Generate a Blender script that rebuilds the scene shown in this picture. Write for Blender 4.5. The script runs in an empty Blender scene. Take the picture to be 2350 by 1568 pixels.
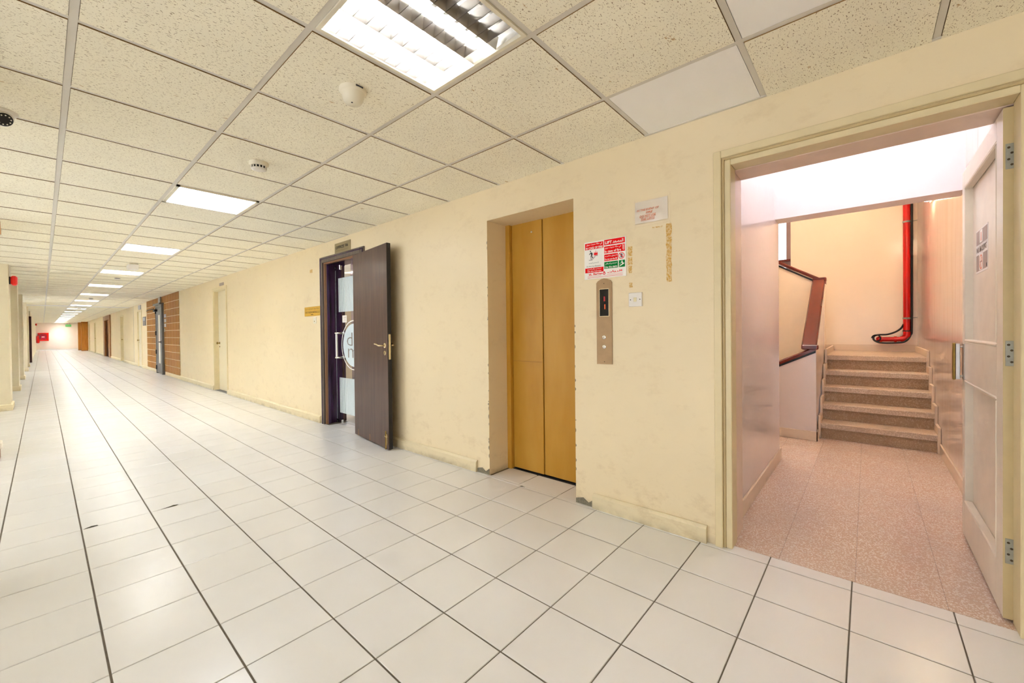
import bpy, math, random
from mathutils import Vector, Matrix

random.seed(7)
sc = bpy.context.scene
COL = sc.collection

# ------------------------------------------------------------------ camera
FPX, PCX, PCY = 939.34, 1160.46, 769.88
YAW, PIT, ROL = 0.84734, -0.00964, -0.0110
CAMZ = 1.1811
fw = Vector((math.sin(YAW) * math.cos(PIT), math.cos(YAW) * math.cos(PIT), math.sin(PIT)))
r0 = Vector((math.cos(YAW), -math.sin(YAW), 0))
u0 = r0.cross(fw)
rr = r0 * math.cos(ROL) + u0 * math.sin(ROL)
uu = -r0 * math.sin(ROL) + u0 * math.cos(ROL)
cam_d = bpy.data.cameras.new('camera')
cam = bpy.data.objects.new('camera', cam_d)
COL.objects.link(cam)
M = Matrix((rr, uu, -fw)).transposed().to_4x4()
M.translation = Vector((0, 0, CAMZ))
cam.matrix_world = M
cam_d.sensor_width = 36.0
cam_d.lens = FPX * 36.0 / 2350.0
cam_d.shift_x = (1175 - PCX) / 2350.0
cam_d.shift_y = (PCY - 784) / 2350.0
cam_d.clip_start = 0.02
cam_d.clip_end = 200
sc.camera = cam


def pixel(x, y, z):
    v = Vector((x, y, z - CAMZ))
    d = v.dot(fw)
    if d < 0.05:
        return None
    return PCX + FPX * v.dot(rr) / d, PCY - FPX * v.dot(uu) / d, d


# ------------------------------------------------------------------ world + view
w = bpy.data.worlds.new('world')
sc.world = w
w.use_nodes = True
bg = w.node_tree.nodes['Background']
bg.inputs['Color'].default_value = (0.84, 0.89, 1.0, 1)
WORLD = 3.0
bg.inputs['Strength'].default_value = WORLD
TUBE = 140.0          # radiance of a lit fluorescent tube
sc.view_settings.view_transform = 'Standard'
sc.view_settings.look = 'None'
sc.view_settings.gamma = 1.0
sc.view_settings.use_curve_mapping = False
sc.view_settings.exposure = 0.55
sc.cycles.use_denoising = True
sc.cycles.use_light_tree = False
sc.cycles.use_adaptive_sampling = True
sc.cycles.adaptive_threshold = 0.13
sc.cycles.adaptive_min_samples = 16
sc.cycles.max_bounces = 10
sc.cycles.diffuse_bounces = 6
sc.cycles.glossy_bounces = 4
sc.cycles.transmission_bounces = 8
sc.cycles.sample_clamp_indirect = 40.0


# ------------------------------------------------------------------ materials
def lin(c):
    def f(v):
        v /= 255.0
        return v / 12.92 if v <= 0.04045 else ((v + 0.055) / 1.055) ** 2.4
    return (f(c[0]), f(c[1]), f(c[2]), 1.0)


class NT:
    """small helper around a material's node tree"""
    def __init__(s, name):
        s.m = bpy.data.materials.new(name)
        s.m.use_nodes = True
        s.t = s.m.node_tree
        s.b = s.t.nodes['Principled BSDF']

    def n(s, typ, **kw):
        nd = s.t.nodes.new(typ)
        for k, v in kw.items():
            if k.startswith('i_'):
                nd.inputs[k[2:].replace('_', ' ')].default_value = v
            else:
                setattr(nd, k, v)
        return nd

    def l(s, a, b):
        s.t.links.new(a, b)

    def pos(s, scale=(1, 1, 1), rot=(0, 0, 0)):
        g = s.n('ShaderNodeNewGeometry')
        mp = s.n('ShaderNodeMapping')
        mp.inputs['Scale'].default_value = scale
        mp.inputs['Rotation'].default_value = rot
        s.l(g.outputs['Position'], mp.inputs['Vector'])
        return mp.outputs['Vector']

    def noise(s, vec, scale, detail=3, rough=0.55):
        nd = s.n('ShaderNodeTexNoise')
        nd.inputs['Scale'].default_value = scale
        nd.inputs['Detail'].default_value = detail
        nd.inputs['Roughness'].default_value = rough
        s.l(vec, nd.inputs['Vector'])
        return nd.outputs['Fac']

    def ramp(s, fac, a, b, ca=(0, 0, 0, 1), cb=(1, 1, 1, 1)):
        r = s.n('ShaderNodeValToRGB')
        r.color_ramp.elements[0].position = a
        r.color_ramp.elements[1].position = b
        r.color_ramp.elements[0].color = ca
        r.color_ramp.elements[1].color = cb
        s.l(fac, r.inputs['Fac'])
        return r.outputs['Color']

    def mix(s, fac, a, b, mode='MIX'):
        m = s.n('ShaderNodeMix', data_type='RGBA', blend_type=mode)
        for v, i in ((fac, 0), (a, 6), (b, 7)):
            if isinstance(v, (int, float)):
                m.inputs[i].default_value = v
            elif isinstance(v, tuple):
                m.inputs[i].default_value = v
            else:
                s.l(v, m.inputs[i])
        return m.outputs[2]

    def math(s, op, a, b=0.0):
        m = s.n('ShaderNodeMath', operation=op)
        for v, i in ((a, 0), (b, 1)):
            if isinstance(v, (int, float)):
                m.inputs[i].default_value = v
            else:
                s.l(v, m.inputs[i])
        return m.outputs[0]

    def bump(s, h, strength=0.2, dist=0.002):
        b = s.n('ShaderNodeBump')
        b.inputs['Strength'].default_value = strength
        b.inputs['Distance'].default_value = dist
        s.l(h, b.inputs['Height'])
        s.l(b.outputs['Normal'], s.b.inputs['Normal'])

    def set(s, col=None, rough=None, metal=None, spec=None, coat=None):
        if col is not None:
            if isinstance(col, tuple):
                s.b.inputs['Base Color'].default_value = col
            else:
                s.l(col, s.b.inputs['Base Color'])
        if rough is not None:
            if isinstance(rough, (int, float)):
                s.b.inputs['Roughness'].default_value = rough
            else:
                s.l(rough, s.b.inputs['Roughness'])
        if metal is not None:
            s.b.inputs['Metallic'].default_value = metal
        if spec is not None:
            s.b.inputs['Specular IOR Level'].default_value = spec
        if coat is not None:
            s.b.inputs['Coat Weight'].default_value = coat
            s.b.inputs['Coat Roughness'].default_value = 0.12
        return s.m


MATS = {}


def plain(name, col, rough=0.5, metal=0.0, var=0.06, scale=7.0, coat=None, spec=None):
    """colour with a slight procedural mottling"""
    if name in MATS:
        return MATS[name]
    t = NT(name)
    c = lin(col)
    d = tuple(v * (1 - var) for v in c[:3]) + (1,)
    f = t.noise(t.pos(), scale, 4)
    MATS[name] = t.set(t.mix(t.ramp(f, 0.35, 0.65), d, c), rough, metal, spec, coat)
    return MATS[name]


def emit(name, col, strength, base=0.8):
    if name in MATS:
        return MATS[name]
    t = NT(name)
    t.b.inputs['Emission Color'].default_value = lin(col)
    t.b.inputs['Emission Strength'].default_value = strength
    MATS[name] = t.set((base, base, base, 1), 0.6)
    return MATS[name]


def wall_paint(name, col, rough, dirt=(176, 142, 90), amount=0.5, coat=None, refl_streak=False, spec=None):
    t = NT(name)
    c = lin(col)
    p = t.pos()
    big = t.noise(p, 0.9, 4)
    c2 = t.mix(t.ramp(big, 0.3, 0.75), tuple(v * 0.94 for v in c[:3]) + (1,), c)
    # scuffs: sparse fine scratches and smudges, denser low on the wall
    sm = t.ramp(t.noise(t.pos((1, 1, 1.6)), 6.0, 8, 0.74), 0.53, 0.78)
    g = t.n('ShaderNodeNewGeometry')
    sp = t.n('ShaderNodeSeparateXYZ')
    t.l(g.outputs['Position'], sp.inputs[0])
    low = t.ramp(sp.outputs['Z'], 0.02, 0.45, (1, 1, 1, 1), (0.42, 0.42, 0.42, 1))
    fac = t.math('MULTIPLY', t.math('MULTIPLY', sm, low), amount)
    c3 = t.mix(fac, c2, lin(dirt))
    sc_ = t.ramp(t.noise(t.pos((1, 1, .45), (.5, 0, .3)), 26.0, 6, 0.7), 0.69, 0.74)
    c3 = t.mix(t.math('MULTIPLY', sc_, .35 * amount), c3, lin((140, 122, 96)))
    # grime line just above the floor and along the skirting's top edge
    edge = t.ramp(sp.outputs['Z'], 0.0, 0.05, (1, 1, 1, 1), (0, 0, 0, 1))
    gr = t.math('MULTIPLY', t.math('MULTIPLY', edge, t.ramp(t.noise(p, 11, 5), 0.35, 0.7)), amount)
    c4 = t.mix(gr, c3, lin((88, 74, 52)))
    if refl_streak:  # reflections in the glossy wall, mixed into its base colour
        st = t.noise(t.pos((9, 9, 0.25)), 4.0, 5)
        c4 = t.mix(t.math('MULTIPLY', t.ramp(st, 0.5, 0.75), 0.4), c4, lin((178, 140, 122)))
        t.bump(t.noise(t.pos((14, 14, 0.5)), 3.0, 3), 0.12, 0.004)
    else:
        t.bump(t.noise(p, 38, 4), 0.10, 0.003)
    MATS[name] = t.set(c4, rough, coat=coat, spec=spec)
    return MATS[name]


WALL = wall_paint('cream_wall_paint', (239, 221, 184), 0.42, spec=0.35)
PIERM = wall_paint('cream_pier_paint', (233, 221, 190), 0.42, amount=0.3, spec=0.35)
STAIRW = wall_paint('gloss_stair_paint', (228, 217, 212), 0.16, amount=0.12, refl_streak=False, spec=0.6)
STAIRR = wall_paint('gloss_stair_reflection_streaks', (230, 214, 202), 0.14, amount=0.1, refl_streak=True, spec=0.6)
STAIRB = wall_paint('peach_landing_paint', (246, 230, 206), 0.2, amount=0.05, spec=0.5)
ENDW = wall_paint('pink_white_end_paint', (248, 232, 220), 0.5, amount=0.05)
OFFW = wall_paint('beige_office_paint', (196, 176, 148), 0.6, amount=0.05)
DOORW = plain('worn_white_door_paint', (236, 226, 208), 0.34, var=0.07, scale=9)
JAMB = plain('worn_cream_frame_paint', (228, 211, 168), 0.4, var=0.05, scale=11)
JAMBC = plain('ochre_edge_and_gap_shade', (206, 184, 136), 0.45, var=0.07, scale=14)
SKIRT = wall_paint('cream_skirting_paint', (232, 217, 180), 0.4, amount=0.45)
SKIRTP = wall_paint('stair_skirting_paint', (228, 208, 184), 0.28, amount=0.3)


def floor_tile_mat():
    t = NT('white_glazed_floor_tile')
    p = t.pos()
    f = t.noise(p, 1.3, 3)
    c = t.mix(t.ramp(f, 0.3, 0.7), lin((229, 228, 226)), lin((236, 235, 234)))
    oi = t.n('ShaderNodeObjectInfo')
    c = t.mix(t.math('MULTIPLY', oi.outputs['Random'], 0.25), c, lin((228, 224, 217)))
    sm = t.ramp(t.noise(t.pos(), 16, 8, 0.8), 0.70, 0.82)
    c = t.mix(t.math('MULTIPLY', sm, 0.35), c, lin((150, 128, 104)))
    r = t.math('ADD', t.math('MULTIPLY', t.noise(p, 6, 3), 0.06), 0.21)
    t.bump(t.noise(p, 150, 2), 0.02, 0.001)
    return t.set(c, r, spec=0.45)


FTILE = floor_tile_mat()
GROUT = plain('grey_brown_grout', (116, 106, 92), 0.9, var=0.2, scale=30)


def ceil_tile_mat(base=(254, 248, 227)):
    t = NT('fissured_mineral_ceiling_tile')
    p = t.pos()
    # fissures: short worm-like holes of two sizes, cut out of stretched noise
    warp = t.n('ShaderNodeTexNoise')
    warp.inputs['Scale'].default_value = 9.0
    t.l(p, warp.inputs['Vector'])
    ad = t.n('ShaderNodeVectorMath', operation='MULTIPLY_ADD')
    t.l(warp.outputs['Color'], ad.inputs[0])
    ad.inputs[1].default_value = (0.06, 0.06, 0.0)
    t.l(p, ad.inputs[2])
    mp = t.n('ShaderNodeMapping')
    mp.inputs['Scale'].default_value = (1.0, 3.0, 1.0)
    mp.inputs['Rotation'].default_value = (0, 0, 1.1)
    t.l(ad.outputs[0], mp.inputs['Vector'])
    v1 = t.noise(mp.outputs['Vector'], 78, 1.0, 0.3)
    mask1 = t.ramp(v1, 0.668, 0.70)
    v2 = t.noise(p, 210, 1.0, 0.4)
    mask2 = t.math('MULTIPLY', t.ramp(v2, 0.67, 0.72), 0.75)
    fac = t.math('MAXIMUM', mask1, mask2)
    big = t.noise(p, 2.2, 4)
    c = t.mix(t.ramp(big, 0.32, 0.72), lin(tuple(v * 0.97 for v in base)), lin(base))
    oi = t.n('ShaderNodeObjectInfo')
    c = t.mix(t.math('MULTIPLY', oi.outputs['Random'], 0.3), c, lin((250, 240, 214)))
    st = t.ramp(t.noise(t.pos((1.0, 2.2, 1), (0, 0, 0.4)), 9.0, 4, 0.65), 0.685, 0.73)
    c = t.mix(t.math('MULTIPLY', st, 0.8), c, lin((188, 148, 84)))
    c = t.mix(t.math('MULTIPLY', fac, 0.75), c, lin((134, 102, 60)))
    inv = t.math('SUBTRACT', 1.0, fac)
    t.bump(inv, 0.35, 0.002)
    return t.set(c, 0.9, spec=0.1)


CTILE = ceil_tile_mat()
CEDGE = plain('raw_brown_tile_edge', (150, 116, 66), 0.9, var=0.25, scale=40)
CPLAIN = plain('plain_white_ceiling_tile', (253, 251, 248), 0.6, var=0.01)
TEE = plain('white_grid_metal', (222, 216, 204), 0.4, var=0.04)


def terrazzo(name, base, chip, dark, scale=70.0, rough=0.25):
    t = NT(name)
    p = t.pos((1, 1.25, 1))
    v = t.n('ShaderNodeTexVoronoi')
    v.inputs['Scale'].default_value = scale
    t.l(p, v.inputs['Vector'])
    sz = t.n('ShaderNodeSeparateColor')
    t.l(v.outputs['Color'], sz.inputs[0])
    thr = t.math('MULTIPLY', sz.outputs[0], 0.75)
    m = t.math('LESS_THAN', v.outputs['Distance'], thr)
    c = t.mix(m, lin(base), lin(chip))
    n1 = t.ramp(t.noise(t.pos(), 2.2, 6, 0.65), 0.42, 0.72)
    c = t.mix(t.math('MULTIPLY', n1, 0.45), c, lin(dark))
    n2 = t.ramp(t.noise(t.pos((1, 3, 1)), 6.0, 8, 0.75), 0.6, 0.78)
    c = t.mix(t.math('MULTIPLY', n2, 0.4), c, lin((120, 98, 84)))
    return t.set(c, rough, spec=0.4)


TERR = terrazzo('pink_terrazzo', (208, 180, 160), (230, 218, 208), (196, 180, 172), 125.0, 0.2)
TERRR = terrazzo('stained_shaded_riser_terrazzo', (174, 146, 114), (196, 172, 142), (138, 104, 66), 110, 0.45)  # browner than the treads: stains plus painted shading under the nosings
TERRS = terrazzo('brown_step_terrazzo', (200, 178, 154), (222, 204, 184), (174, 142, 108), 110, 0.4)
MUSTARD = None


def lift_mat():
    t = NT('mustard_enamel_lift_door')
    f = t.noise(t.pos((2.5, 2.5, 0.7)), 1.6, 4)
    c = t.mix(t.ramp(f, 0.35, 0.7), lin((186, 134, 36)), lin((198, 150, 58)))
    d = t.ramp(t.noise(t.pos(), 9, 7, 0.75), 0.64, 0.8)
    c = t.mix(t.math('MULTIPLY', d, 0.4), c, lin((140, 98, 40)))
    return t.set(c, 0.38, spec=0.4)


MUSTARD = lift_mat()


def wood(name, a, b, rough, scale=3.0, axis='Z', coat=None):
    t = NT(name)
    s = {'Z': (9, 9, 0.6), 'Y': (9, 0.6, 9), 'X': (0.6, 9, 9)}[axis]
    f = t.noise(t.pos(s), scale, 6, 0.6)
    c = t.mix(t.ramp(f, 0.36, 0.66), lin(a), lin(b))
    return t.set(c, rough, coat=coat)


BROWN = wood('dark_brown_laminate', (70, 48, 42), (92, 68, 58), 0.3)
DARKJ = wood('dark_frame_violet_reflection', (34, 16, 40), (70, 38, 84), 0.2)  # violet reflected by the jamb is put into the wood colour
DARKT = wood('dark_grey_brown_casing', (82, 70, 62), (108, 94, 82), 0.32)
RAIL = plain('red_varnished_handrail', (108, 34, 18), 0.2, var=0.15, scale=3, spec=0.6)
OAK = wood('brown_wood_portal', (134, 84, 40), (168, 112, 60), 0.4)
ORANGE = wood('orange_brown_timber', (176, 108, 20), (196, 126, 36), 0.45)


def tile_brown():
    t = NT('brown_glazed_wall_tile')
    f = t.noise(t.pos((1, 6, 1.2)), 5.0, 5, 0.6)
    c = t.mix(t.ramp(f, 0.35, 0.65), lin((158, 98, 8)), lin((188, 130, 26)))
    oi = t.n('ShaderNodeObjectInfo')
    c = t.mix(t.math('MULTIPLY', oi.outputs['Random'], 0.35), c, lin((146, 88, 8)))
    return t.set(c, 0.5, spec=0.3)


BTILE = tile_brown()
BJOINT = plain('pale_tile_joint', (248, 236, 212), 0.8)
STEEL = plain('brushed_steel', (190, 186, 178), 0.32, 1.0, var=0.1, scale=20)
STEELW = plain('warm_brushed_steel', (164, 134, 98), 0.42, 0.7, var=0.12, scale=16)
CHROME = plain('polished_chrome', (222, 220, 214), 0.12, 1.0, var=0.02)
BRASS = plain('pale_brass', (226, 208, 168), 0.25, 0.9, var=0.08)
OLDBRASS = plain('tarnished_brass', (168, 136, 64), 0.45, 0.7, var=0.3, scale=35)
GALV = plain('galvanised_hinge_steel', (168, 166, 152), 0.5, 0.55, var=0.12, scale=40)
SCREW = plain('dark_screw_head', (84, 72, 52), 0.5, 0.6)
GREYM = plain('grey_powder_coat', (124, 124, 126), 0.4, 0.2)
GREYD = plain('dark_grey_metal', (64, 64, 68), 0.4, 0.3)
BLACK = plain('black_plastic', (14, 13, 13), 0.4)
BLACKG = plain('black_gap', (16, 20, 26), 0.6)
WHITEP = plain('white_plastic', (234, 228, 218), 0.35, var=0.03)
CREAMP = plain('yellowed_cream_plastic', (238, 230, 208), 0.4, var=0.05)
IVORY = plain('ivory_rocker_plastic', (232, 220, 176), 0.35)
RED = plain('red_signal_enamel', (214, 18, 12), 0.25, var=0.08)
REDP = plain('red_pipe_enamel', (206, 14, 12), 0.25, var=0.1)
REDB = plain('bright_red_plastic', (232, 24, 16), 0.35)
PRINTR = plain('red_print', (236, 0, 8), 0.6, var=0.01, spec=0.15)
PRINTG = plain('green_print', (0, 128, 54), 0.6, var=0.01, spec=0.15)
PRINTK = plain('black_print', (26, 22, 22), 0.5, var=0.01)
PRINTW = plain('white_print', (242, 238, 230), 0.45, var=0.01)
PRINTO = plain('orange_red_print', (222, 112, 62), 0.5, var=0.02)
PRINTGR = plain('taupe_print', (170, 150, 138), 0.5, var=0.03)
GOLD = plain('gold_plaque_metal', (222, 176, 62), 0.4, 0.25, var=0.05)
BRONZE = plain('dull_bronze_plaque', (166, 150, 112), 0.45, 0.3, var=0.05)
PAPER = plain('white_paper', (240, 236, 230), 0.6, var=0.01)
LAMIN = plain('glossy_laminate_sheet', (228, 216, 200), 0.16, var=0.02, coat=1.0)
TAPE = plain('clear_tape_on_wall', (240, 222, 188), 0.2, var=0.03)
CHIPG = plain('exposed_grey_plaster', (140, 132, 112), 0.9, var=0.3, scale=60)
CHIPD = plain('dark_debris', (60, 54, 34), 0.9, var=0.3, scale=60)
FROST = plain('frosted_film', (214, 226, 230), 0.5, var=0.02)
CABLE = plain('black_cable_rubber', (18, 17, 16), 0.45)
LOUVM = plain('satin_louvre_aluminium', (206, 200, 192), 0.28, 0.9, var=0.05)
LOUVW = plain('white_reflector_enamel', (238, 234, 226), 0.35, var=0.02)
TUBEM = emit('lit_fluorescent_tube', (229, 240, 255), TUBE)
TUBE1 = emit('lit_ageing_tube', (232, 241, 255), 66.0)
TUBEOFF = plain('unlit_tube_glass', (236, 236, 232), 0.2)
DIFF = emit('lit_opal_diffuser', (232, 241, 255), 18.0)
STAIRLAMP = emit('lit_stair_tube', (232, 234, 255), 58.0)
OFFLAMP = emit('lit_office_panel', (222, 232, 255), 70.0)
WARMLAMP = emit('lit_warm_globe', (255, 226, 186), 60.0)
UPLAMP = emit('added_warm_fill_tube', (255, 243, 226), 240.0)
EXITG = emit('lit_exit_green', (80, 190, 80), 0.6, 0.1)
LEDR = emit('red_led', (225, 10, 30), 0.5, 0.02)
LEDO = emit('orange_led', (255, 96, 20), 0.75, 0.02)


def residue_mat():
    t = NT('yellow_adhesive_residue')
    f = t.ramp(t.noise(t.pos((1, 1, 1)), 85, 6, 0.75), 0.40, 0.58)
    c = t.mix(f, lin((228, 206, 158)), lin((206, 152, 46)))
    return t.set(c, 0.6)


RESID = residue_mat()


def glass_mat():
    t = NT('clear_glass')
    t.b.inputs['Transmission Weight'].default_value = 1.0
    t.b.inputs['IOR'].default_value = 1.45
    return t.set((0.95, 0.98, 0.97, 1), 0.0)


GLASS = glass_mat()


# ------------------------------------------------------------------ mesh helpers
WLOC = {}


class MB:
    def __init__(s):
        s.v, s.f, s.sm, s.mi = [], [], [], []
        s.cur = 0

    def add(s, verts, faces, smooth=False):
        o = len(s.v)
        s.v += [Vector(p) for p in verts]
        for f in faces:
            s.f.append([o + i for i in f])
            s.sm.append(smooth)
            s.mi.append(s.cur)
        return s

    def box(s, x0, x1, y0, y1, z0, z1):
        x0, x1 = sorted((x0, x1)); y0, y1 = sorted((y0, y1)); z0, z1 = sorted((z0, z1))
        return s.add([(x0, y0, z0), (x1, y0, z0), (x1, y1, z0), (x0, y1, z0), (x0, y0, z1), (x1, y0, z1), (x1, y1, z1), (x0, y1, z1)],
                     [(0, 3, 2, 1), (4, 5, 6, 7), (0, 1, 5, 4), (1, 2, 6, 5), (2, 3, 7, 6), (3, 0, 4, 7)])

    def cbox(s, x0, x1, y0, y1, z0, z1, c=0.003):
        """box with chamfered edges"""
        x0, x1 = sorted((x0, x1)); y0, y1 = sorted((y0, y1)); z0, z1 = sorted((z0, z1))
        c = min(c, (x1 - x0) * .45, (y1 - y0) * .45, (z1 - z0) * .45)
        vs, idx = [], {}
        for i, X in enumerate((x0, x1)):
            for j, Y in enumerate((y0, y1)):
                for k, Z in enumerate((z0, z1)):
                    sx, sy, sz = (1 - 2 * i) * c, (1 - 2 * j) * c, (1 - 2 * k) * c
                    idx[i, j, k, 'x'] = len(vs); vs.append((X, Y + sy, Z + sz))
                    idx[i, j, k, 'y'] = len(vs); vs.append((X + sx, Y, Z + sz))
                    idx[i, j, k, 'z'] = len(vs); vs.append((X + sx, Y + sy, Z))
        F = []
        q = [(0, 0), (1, 0), (1, 1), (0, 1)]
        for e in (0, 1):
            F.append([idx[e, a, b, 'x'] for a, b in (q if e else q[::-1])])
            F.append([idx[a, e, b, 'y'] for a, b in (q[::-1] if e else q)])
            F.append([idx[a, b, e, 'z'] for a, b in (q if e else q[::-1])])
        cen = Vector(((x0 + x1) / 2, (y0 + y1) / 2, (z0 + z1) / 2))
        for a in (0, 1):
            for b in (0, 1):
                F.append([idx[0, a, b, 'y'], idx[1, a, b, 'y'], idx[1, a, b, 'z'], idx[0, a, b, 'z']])
                F.append([idx[a, 0, b, 'x'], idx[a, 1, b, 'x'], idx[a, 1, b, 'z'], idx[a, 0, b, 'z']])
                F.append([idx[a, b, 0, 'x'], idx[a, b, 1, 'x'], idx[a, b, 1, 'y'], idx[a, b, 0, 'y']])
        for i in (0, 1):
            for j in (0, 1):
                for k in (0, 1):
                    F.append([idx[i, j, k, 'x'], idx[i, j, k, 'y'], idx[i, j, k, 'z']])
        out = []
        for f in F:
            p = [Vector(vs[i]) for i in f]
            nrm = (p[1] - p[0]).cross(p[2] - p[0])
            m = sum(p, Vector()) / len(p)
            out.append(f if nrm.dot(m - cen) > 0 else f[::-1])
        return s.add(vs, out)

    def prism(s, pts, vec):
        """extrude the planar polygon pts (3D) by vec"""
        pts = [Vector(p) for p in pts]
        vec = Vector(vec)
        n = len(pts)
        nr = Vector()
        for i in range(n):
            nr += pts[i].cross(pts[(i + 1) % n])
        if nr.dot(vec) > 0:
            pts = pts[::-1]
        vs = pts + [p + vec for p in pts]
        F = [list(range(n)), list(range(2 * n - 1, n - 1, -1))]
        for i in range(n):
            j = (i + 1) % n
            F.append([j, i, n + i, n + j])
        return s.add(vs, F)

    def tube(s, path, r, n=12, caps=True):
        path = [Vector(p) for p in path]
        rings, up = [], None
        for i, p in enumerate(path):
            a = path[max(i - 1, 0)]
            b = path[min(i + 1, len(path) - 1)]
            t = (b - a).normalized()
            if up is None:
                up = Vector((0, 0, 1)) if abs(t.z) < 0.9 else Vector((1, 0, 0))
            u = (up - t * up.dot(t)).normalized()
            up = u
            v = t.cross(u)
            R = r[i] if isinstance(r, (list, tuple)) else r
            rings.append([p + (u * math.cos(q) + v * math.sin(q)) * R for q in [2 * math.pi * k / n for k in range(n)]])
        vs = [p for ring in rings for p in ring]
        F = []
        for i in range(len(path) - 1):
            for k in range(n):
                k2 = (k + 1) % n
                F.append([i * n + k, i * n + k2, (i + 1) * n + k2, (i + 1) * n + k])
        s.add(vs, F, True)
        if caps:
            s.add(rings[0], [list(range(n - 1, -1, -1))])
            s.add(rings[-1], [list(range(n))])
        return s

    def lathe(s, prof, c, axis=(0, 0, 1), n=24, smooth=True):
        """prof: list of (radius, height along axis)"""
        ax = Vector(axis).normalized()
        u = ax.orthogonal().normalized()
        v = ax.cross(u)
        c = Vector(c)
        vs, F = [], []
        for (r, h) in prof:
            for k in range(n):
                q = 2 * math.pi * k / n
                vs.append(c + ax * h + (u * math.cos(q) + v * math.sin(q)) * max(r, 1e-5))
        for i in range(len(prof) - 1):
            for k in range(n):
                k2 = (k + 1) % n
                F.append([i * n + k, i * n + k2, (i + 1) * n + k2, (i + 1) * n + k])
        s.add(vs, F, smooth)
        s.add([vs[k] for k in range(n)], [list(range(n - 1, -1, -1))])
        s.add([vs[(len(prof) - 1) * n + k] for k in range(n)], [list(range(n))])
        return s

    def xf(s, m):
        s.v = [m @ p for p in s.v]
        return s

    def build(s, name, mats, parent=None, origin=None):
        if not isinstance(mats, (list, tuple)):
            mats = [mats]
        if parent is None:
            if origin is None:
                xs = [p.x for p in s.v]; ys = [p.y for p in s.v]; zs = [p.z for p in s.v]
                origin = Vector(((min(xs) + max(xs)) / 2, (min(ys) + max(ys)) / 2, min(zs)))
            base = Vector(origin)
        else:
            base = WLOC[parent.name]
        me = bpy.data.meshes.new(name)
        me.from_pydata([p - base for p in s.v], [], s.f)
        for m in mats:
            me.materials.append(m)
        me.polygons.foreach_set('use_smooth', s.sm)
        me.polygons.foreach_set('material_index', s.mi)
        me.update()
        o = bpy.data.objects.new(name, me)
        COL.objects.link(o)
        if parent is None:
            o.location = base
        else:
            o.parent = parent
        WLOC[o.name] = base
        return o


def empty(name, loc):
    o = bpy.data.objects.new(name, None)
    COL.objects.link(o)
    o.location = loc
    o.empty_display_size = 0.1
    WLOC[o.name] = Vector(loc)
    return o


def tag(o, label=None, cat=None, group=None, kind=None):
    if label: o['label'] = label
    if cat: o['category'] = cat
    if group: o['group'] = group
    if kind: o['kind'] = kind
    return o


def struct(o, label=None):
    o['kind'] = 'structure'
    if label: o['label'] = label
    return o


def share(src, name, parent, offset):
    """another object on the same mesh, moved by offset (world) from src"""
    c = bpy.data.objects.new(name, src.data)
    COL.objects.link(c)
    c.parent = parent
    base = WLOC[src.name] + Vector(offset)
    c.location = base - WLOC[parent.name]
    WLOC[c.name] = base
    return c


def copy_tree(o, delta, parent=None):
    c = o.copy()
    COL.objects.link(c)
    if parent is None:
        c.location = o.location + Vector(delta)
    else:
        c.parent = parent
    WLOC[c.name] = WLOC[o.name] + Vector(delta)
    for ch in [x for x in bpy.data.objects if x.parent == o]:
        copy_tree(ch, delta, c)
    return c


# text ------------------------------------------------------------
AR = {'ا': (0xFE8D, 0xFE8E, 0, 0), 'ب': (0xFE8F, 0xFE90, 0xFE91, 0xFE92), 'ة': (0xFE93, 0xFE94, 0, 0), 'ت': (0xFE95, 0xFE96, 0xFE97, 0xFE98),
      'ث': (0xFE99, 0xFE9A, 0xFE9B, 0xFE9C), 'ج': (0xFE9D, 0xFE9E, 0xFE9F, 0xFEA0), 'ح': (0xFEA1, 0xFEA2, 0xFEA3, 0xFEA4), 'خ': (0xFEA5, 0xFEA6, 0xFEA7, 0xFEA8),
      'د': (0xFEA9, 0xFEAA, 0, 0), 'ذ': (0xFEAB, 0xFEAC, 0, 0), 'ر': (0xFEAD, 0xFEAE, 0, 0), 'ز': (0xFEAF, 0xFEB0, 0, 0), 'س': (0xFEB1, 0xFEB2, 0xFEB3, 0xFEB4),
      'ش': (0xFEB5, 0xFEB6, 0xFEB7, 0xFEB8), 'ص': (0xFEB9, 0xFEBA, 0xFEBB, 0xFEBC), 'ع': (0xFEC9, 0xFECA, 0xFECB, 0xFECC), 'ف': (0xFED1, 0xFED2, 0xFED3, 0xFED4),
      'ق': (0xFED5, 0xFED6, 0xFED7, 0xFED8), 'ك': (0xFED9, 0xFEDA, 0xFEDB, 0xFEDC), 'ل': (0xFEDD, 0xFEDE, 0xFEDF, 0xFEE0), 'م': (0xFEE1, 0xFEE2, 0xFEE3, 0xFEE4),
      'ن': (0xFEE5, 0xFEE6, 0xFEE7, 0xFEE8), 'ه': (0xFEE9, 0xFEEA, 0xFEEB, 0xFEEC), 'و': (0xFEED, 0xFEEE, 0, 0), 'ي': (0xFEF1, 0xFEF2, 0xFEF3, 0xFEF4),
      'ض': (0xFEBD, 0xFEBE, 0xFEBF, 0xFEC0), 'ط': (0xFEC1, 0xFEC2, 0xFEC3, 0xFEC4), 'ء': (0xFE80, 0, 0, 0)}


def arabic(s):
    out = []
    for i, ch in enumerate(s):
        if ch not in AR:
            out.append(ch)
            continue
        prev = i > 0 and s[i - 1] in AR and AR[s[i - 1]][2] != 0
        nxt = i + 1 < len(s) and s[i + 1] in AR and AR[ch][2] != 0 and AR[s[i + 1]][1] != 0
        k = 3 if prev and nxt else 1 if prev else 2 if nxt else 0
        out.append(chr(AR[ch][k] or AR[ch][0]))
    return ''.join(reversed(out))


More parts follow.
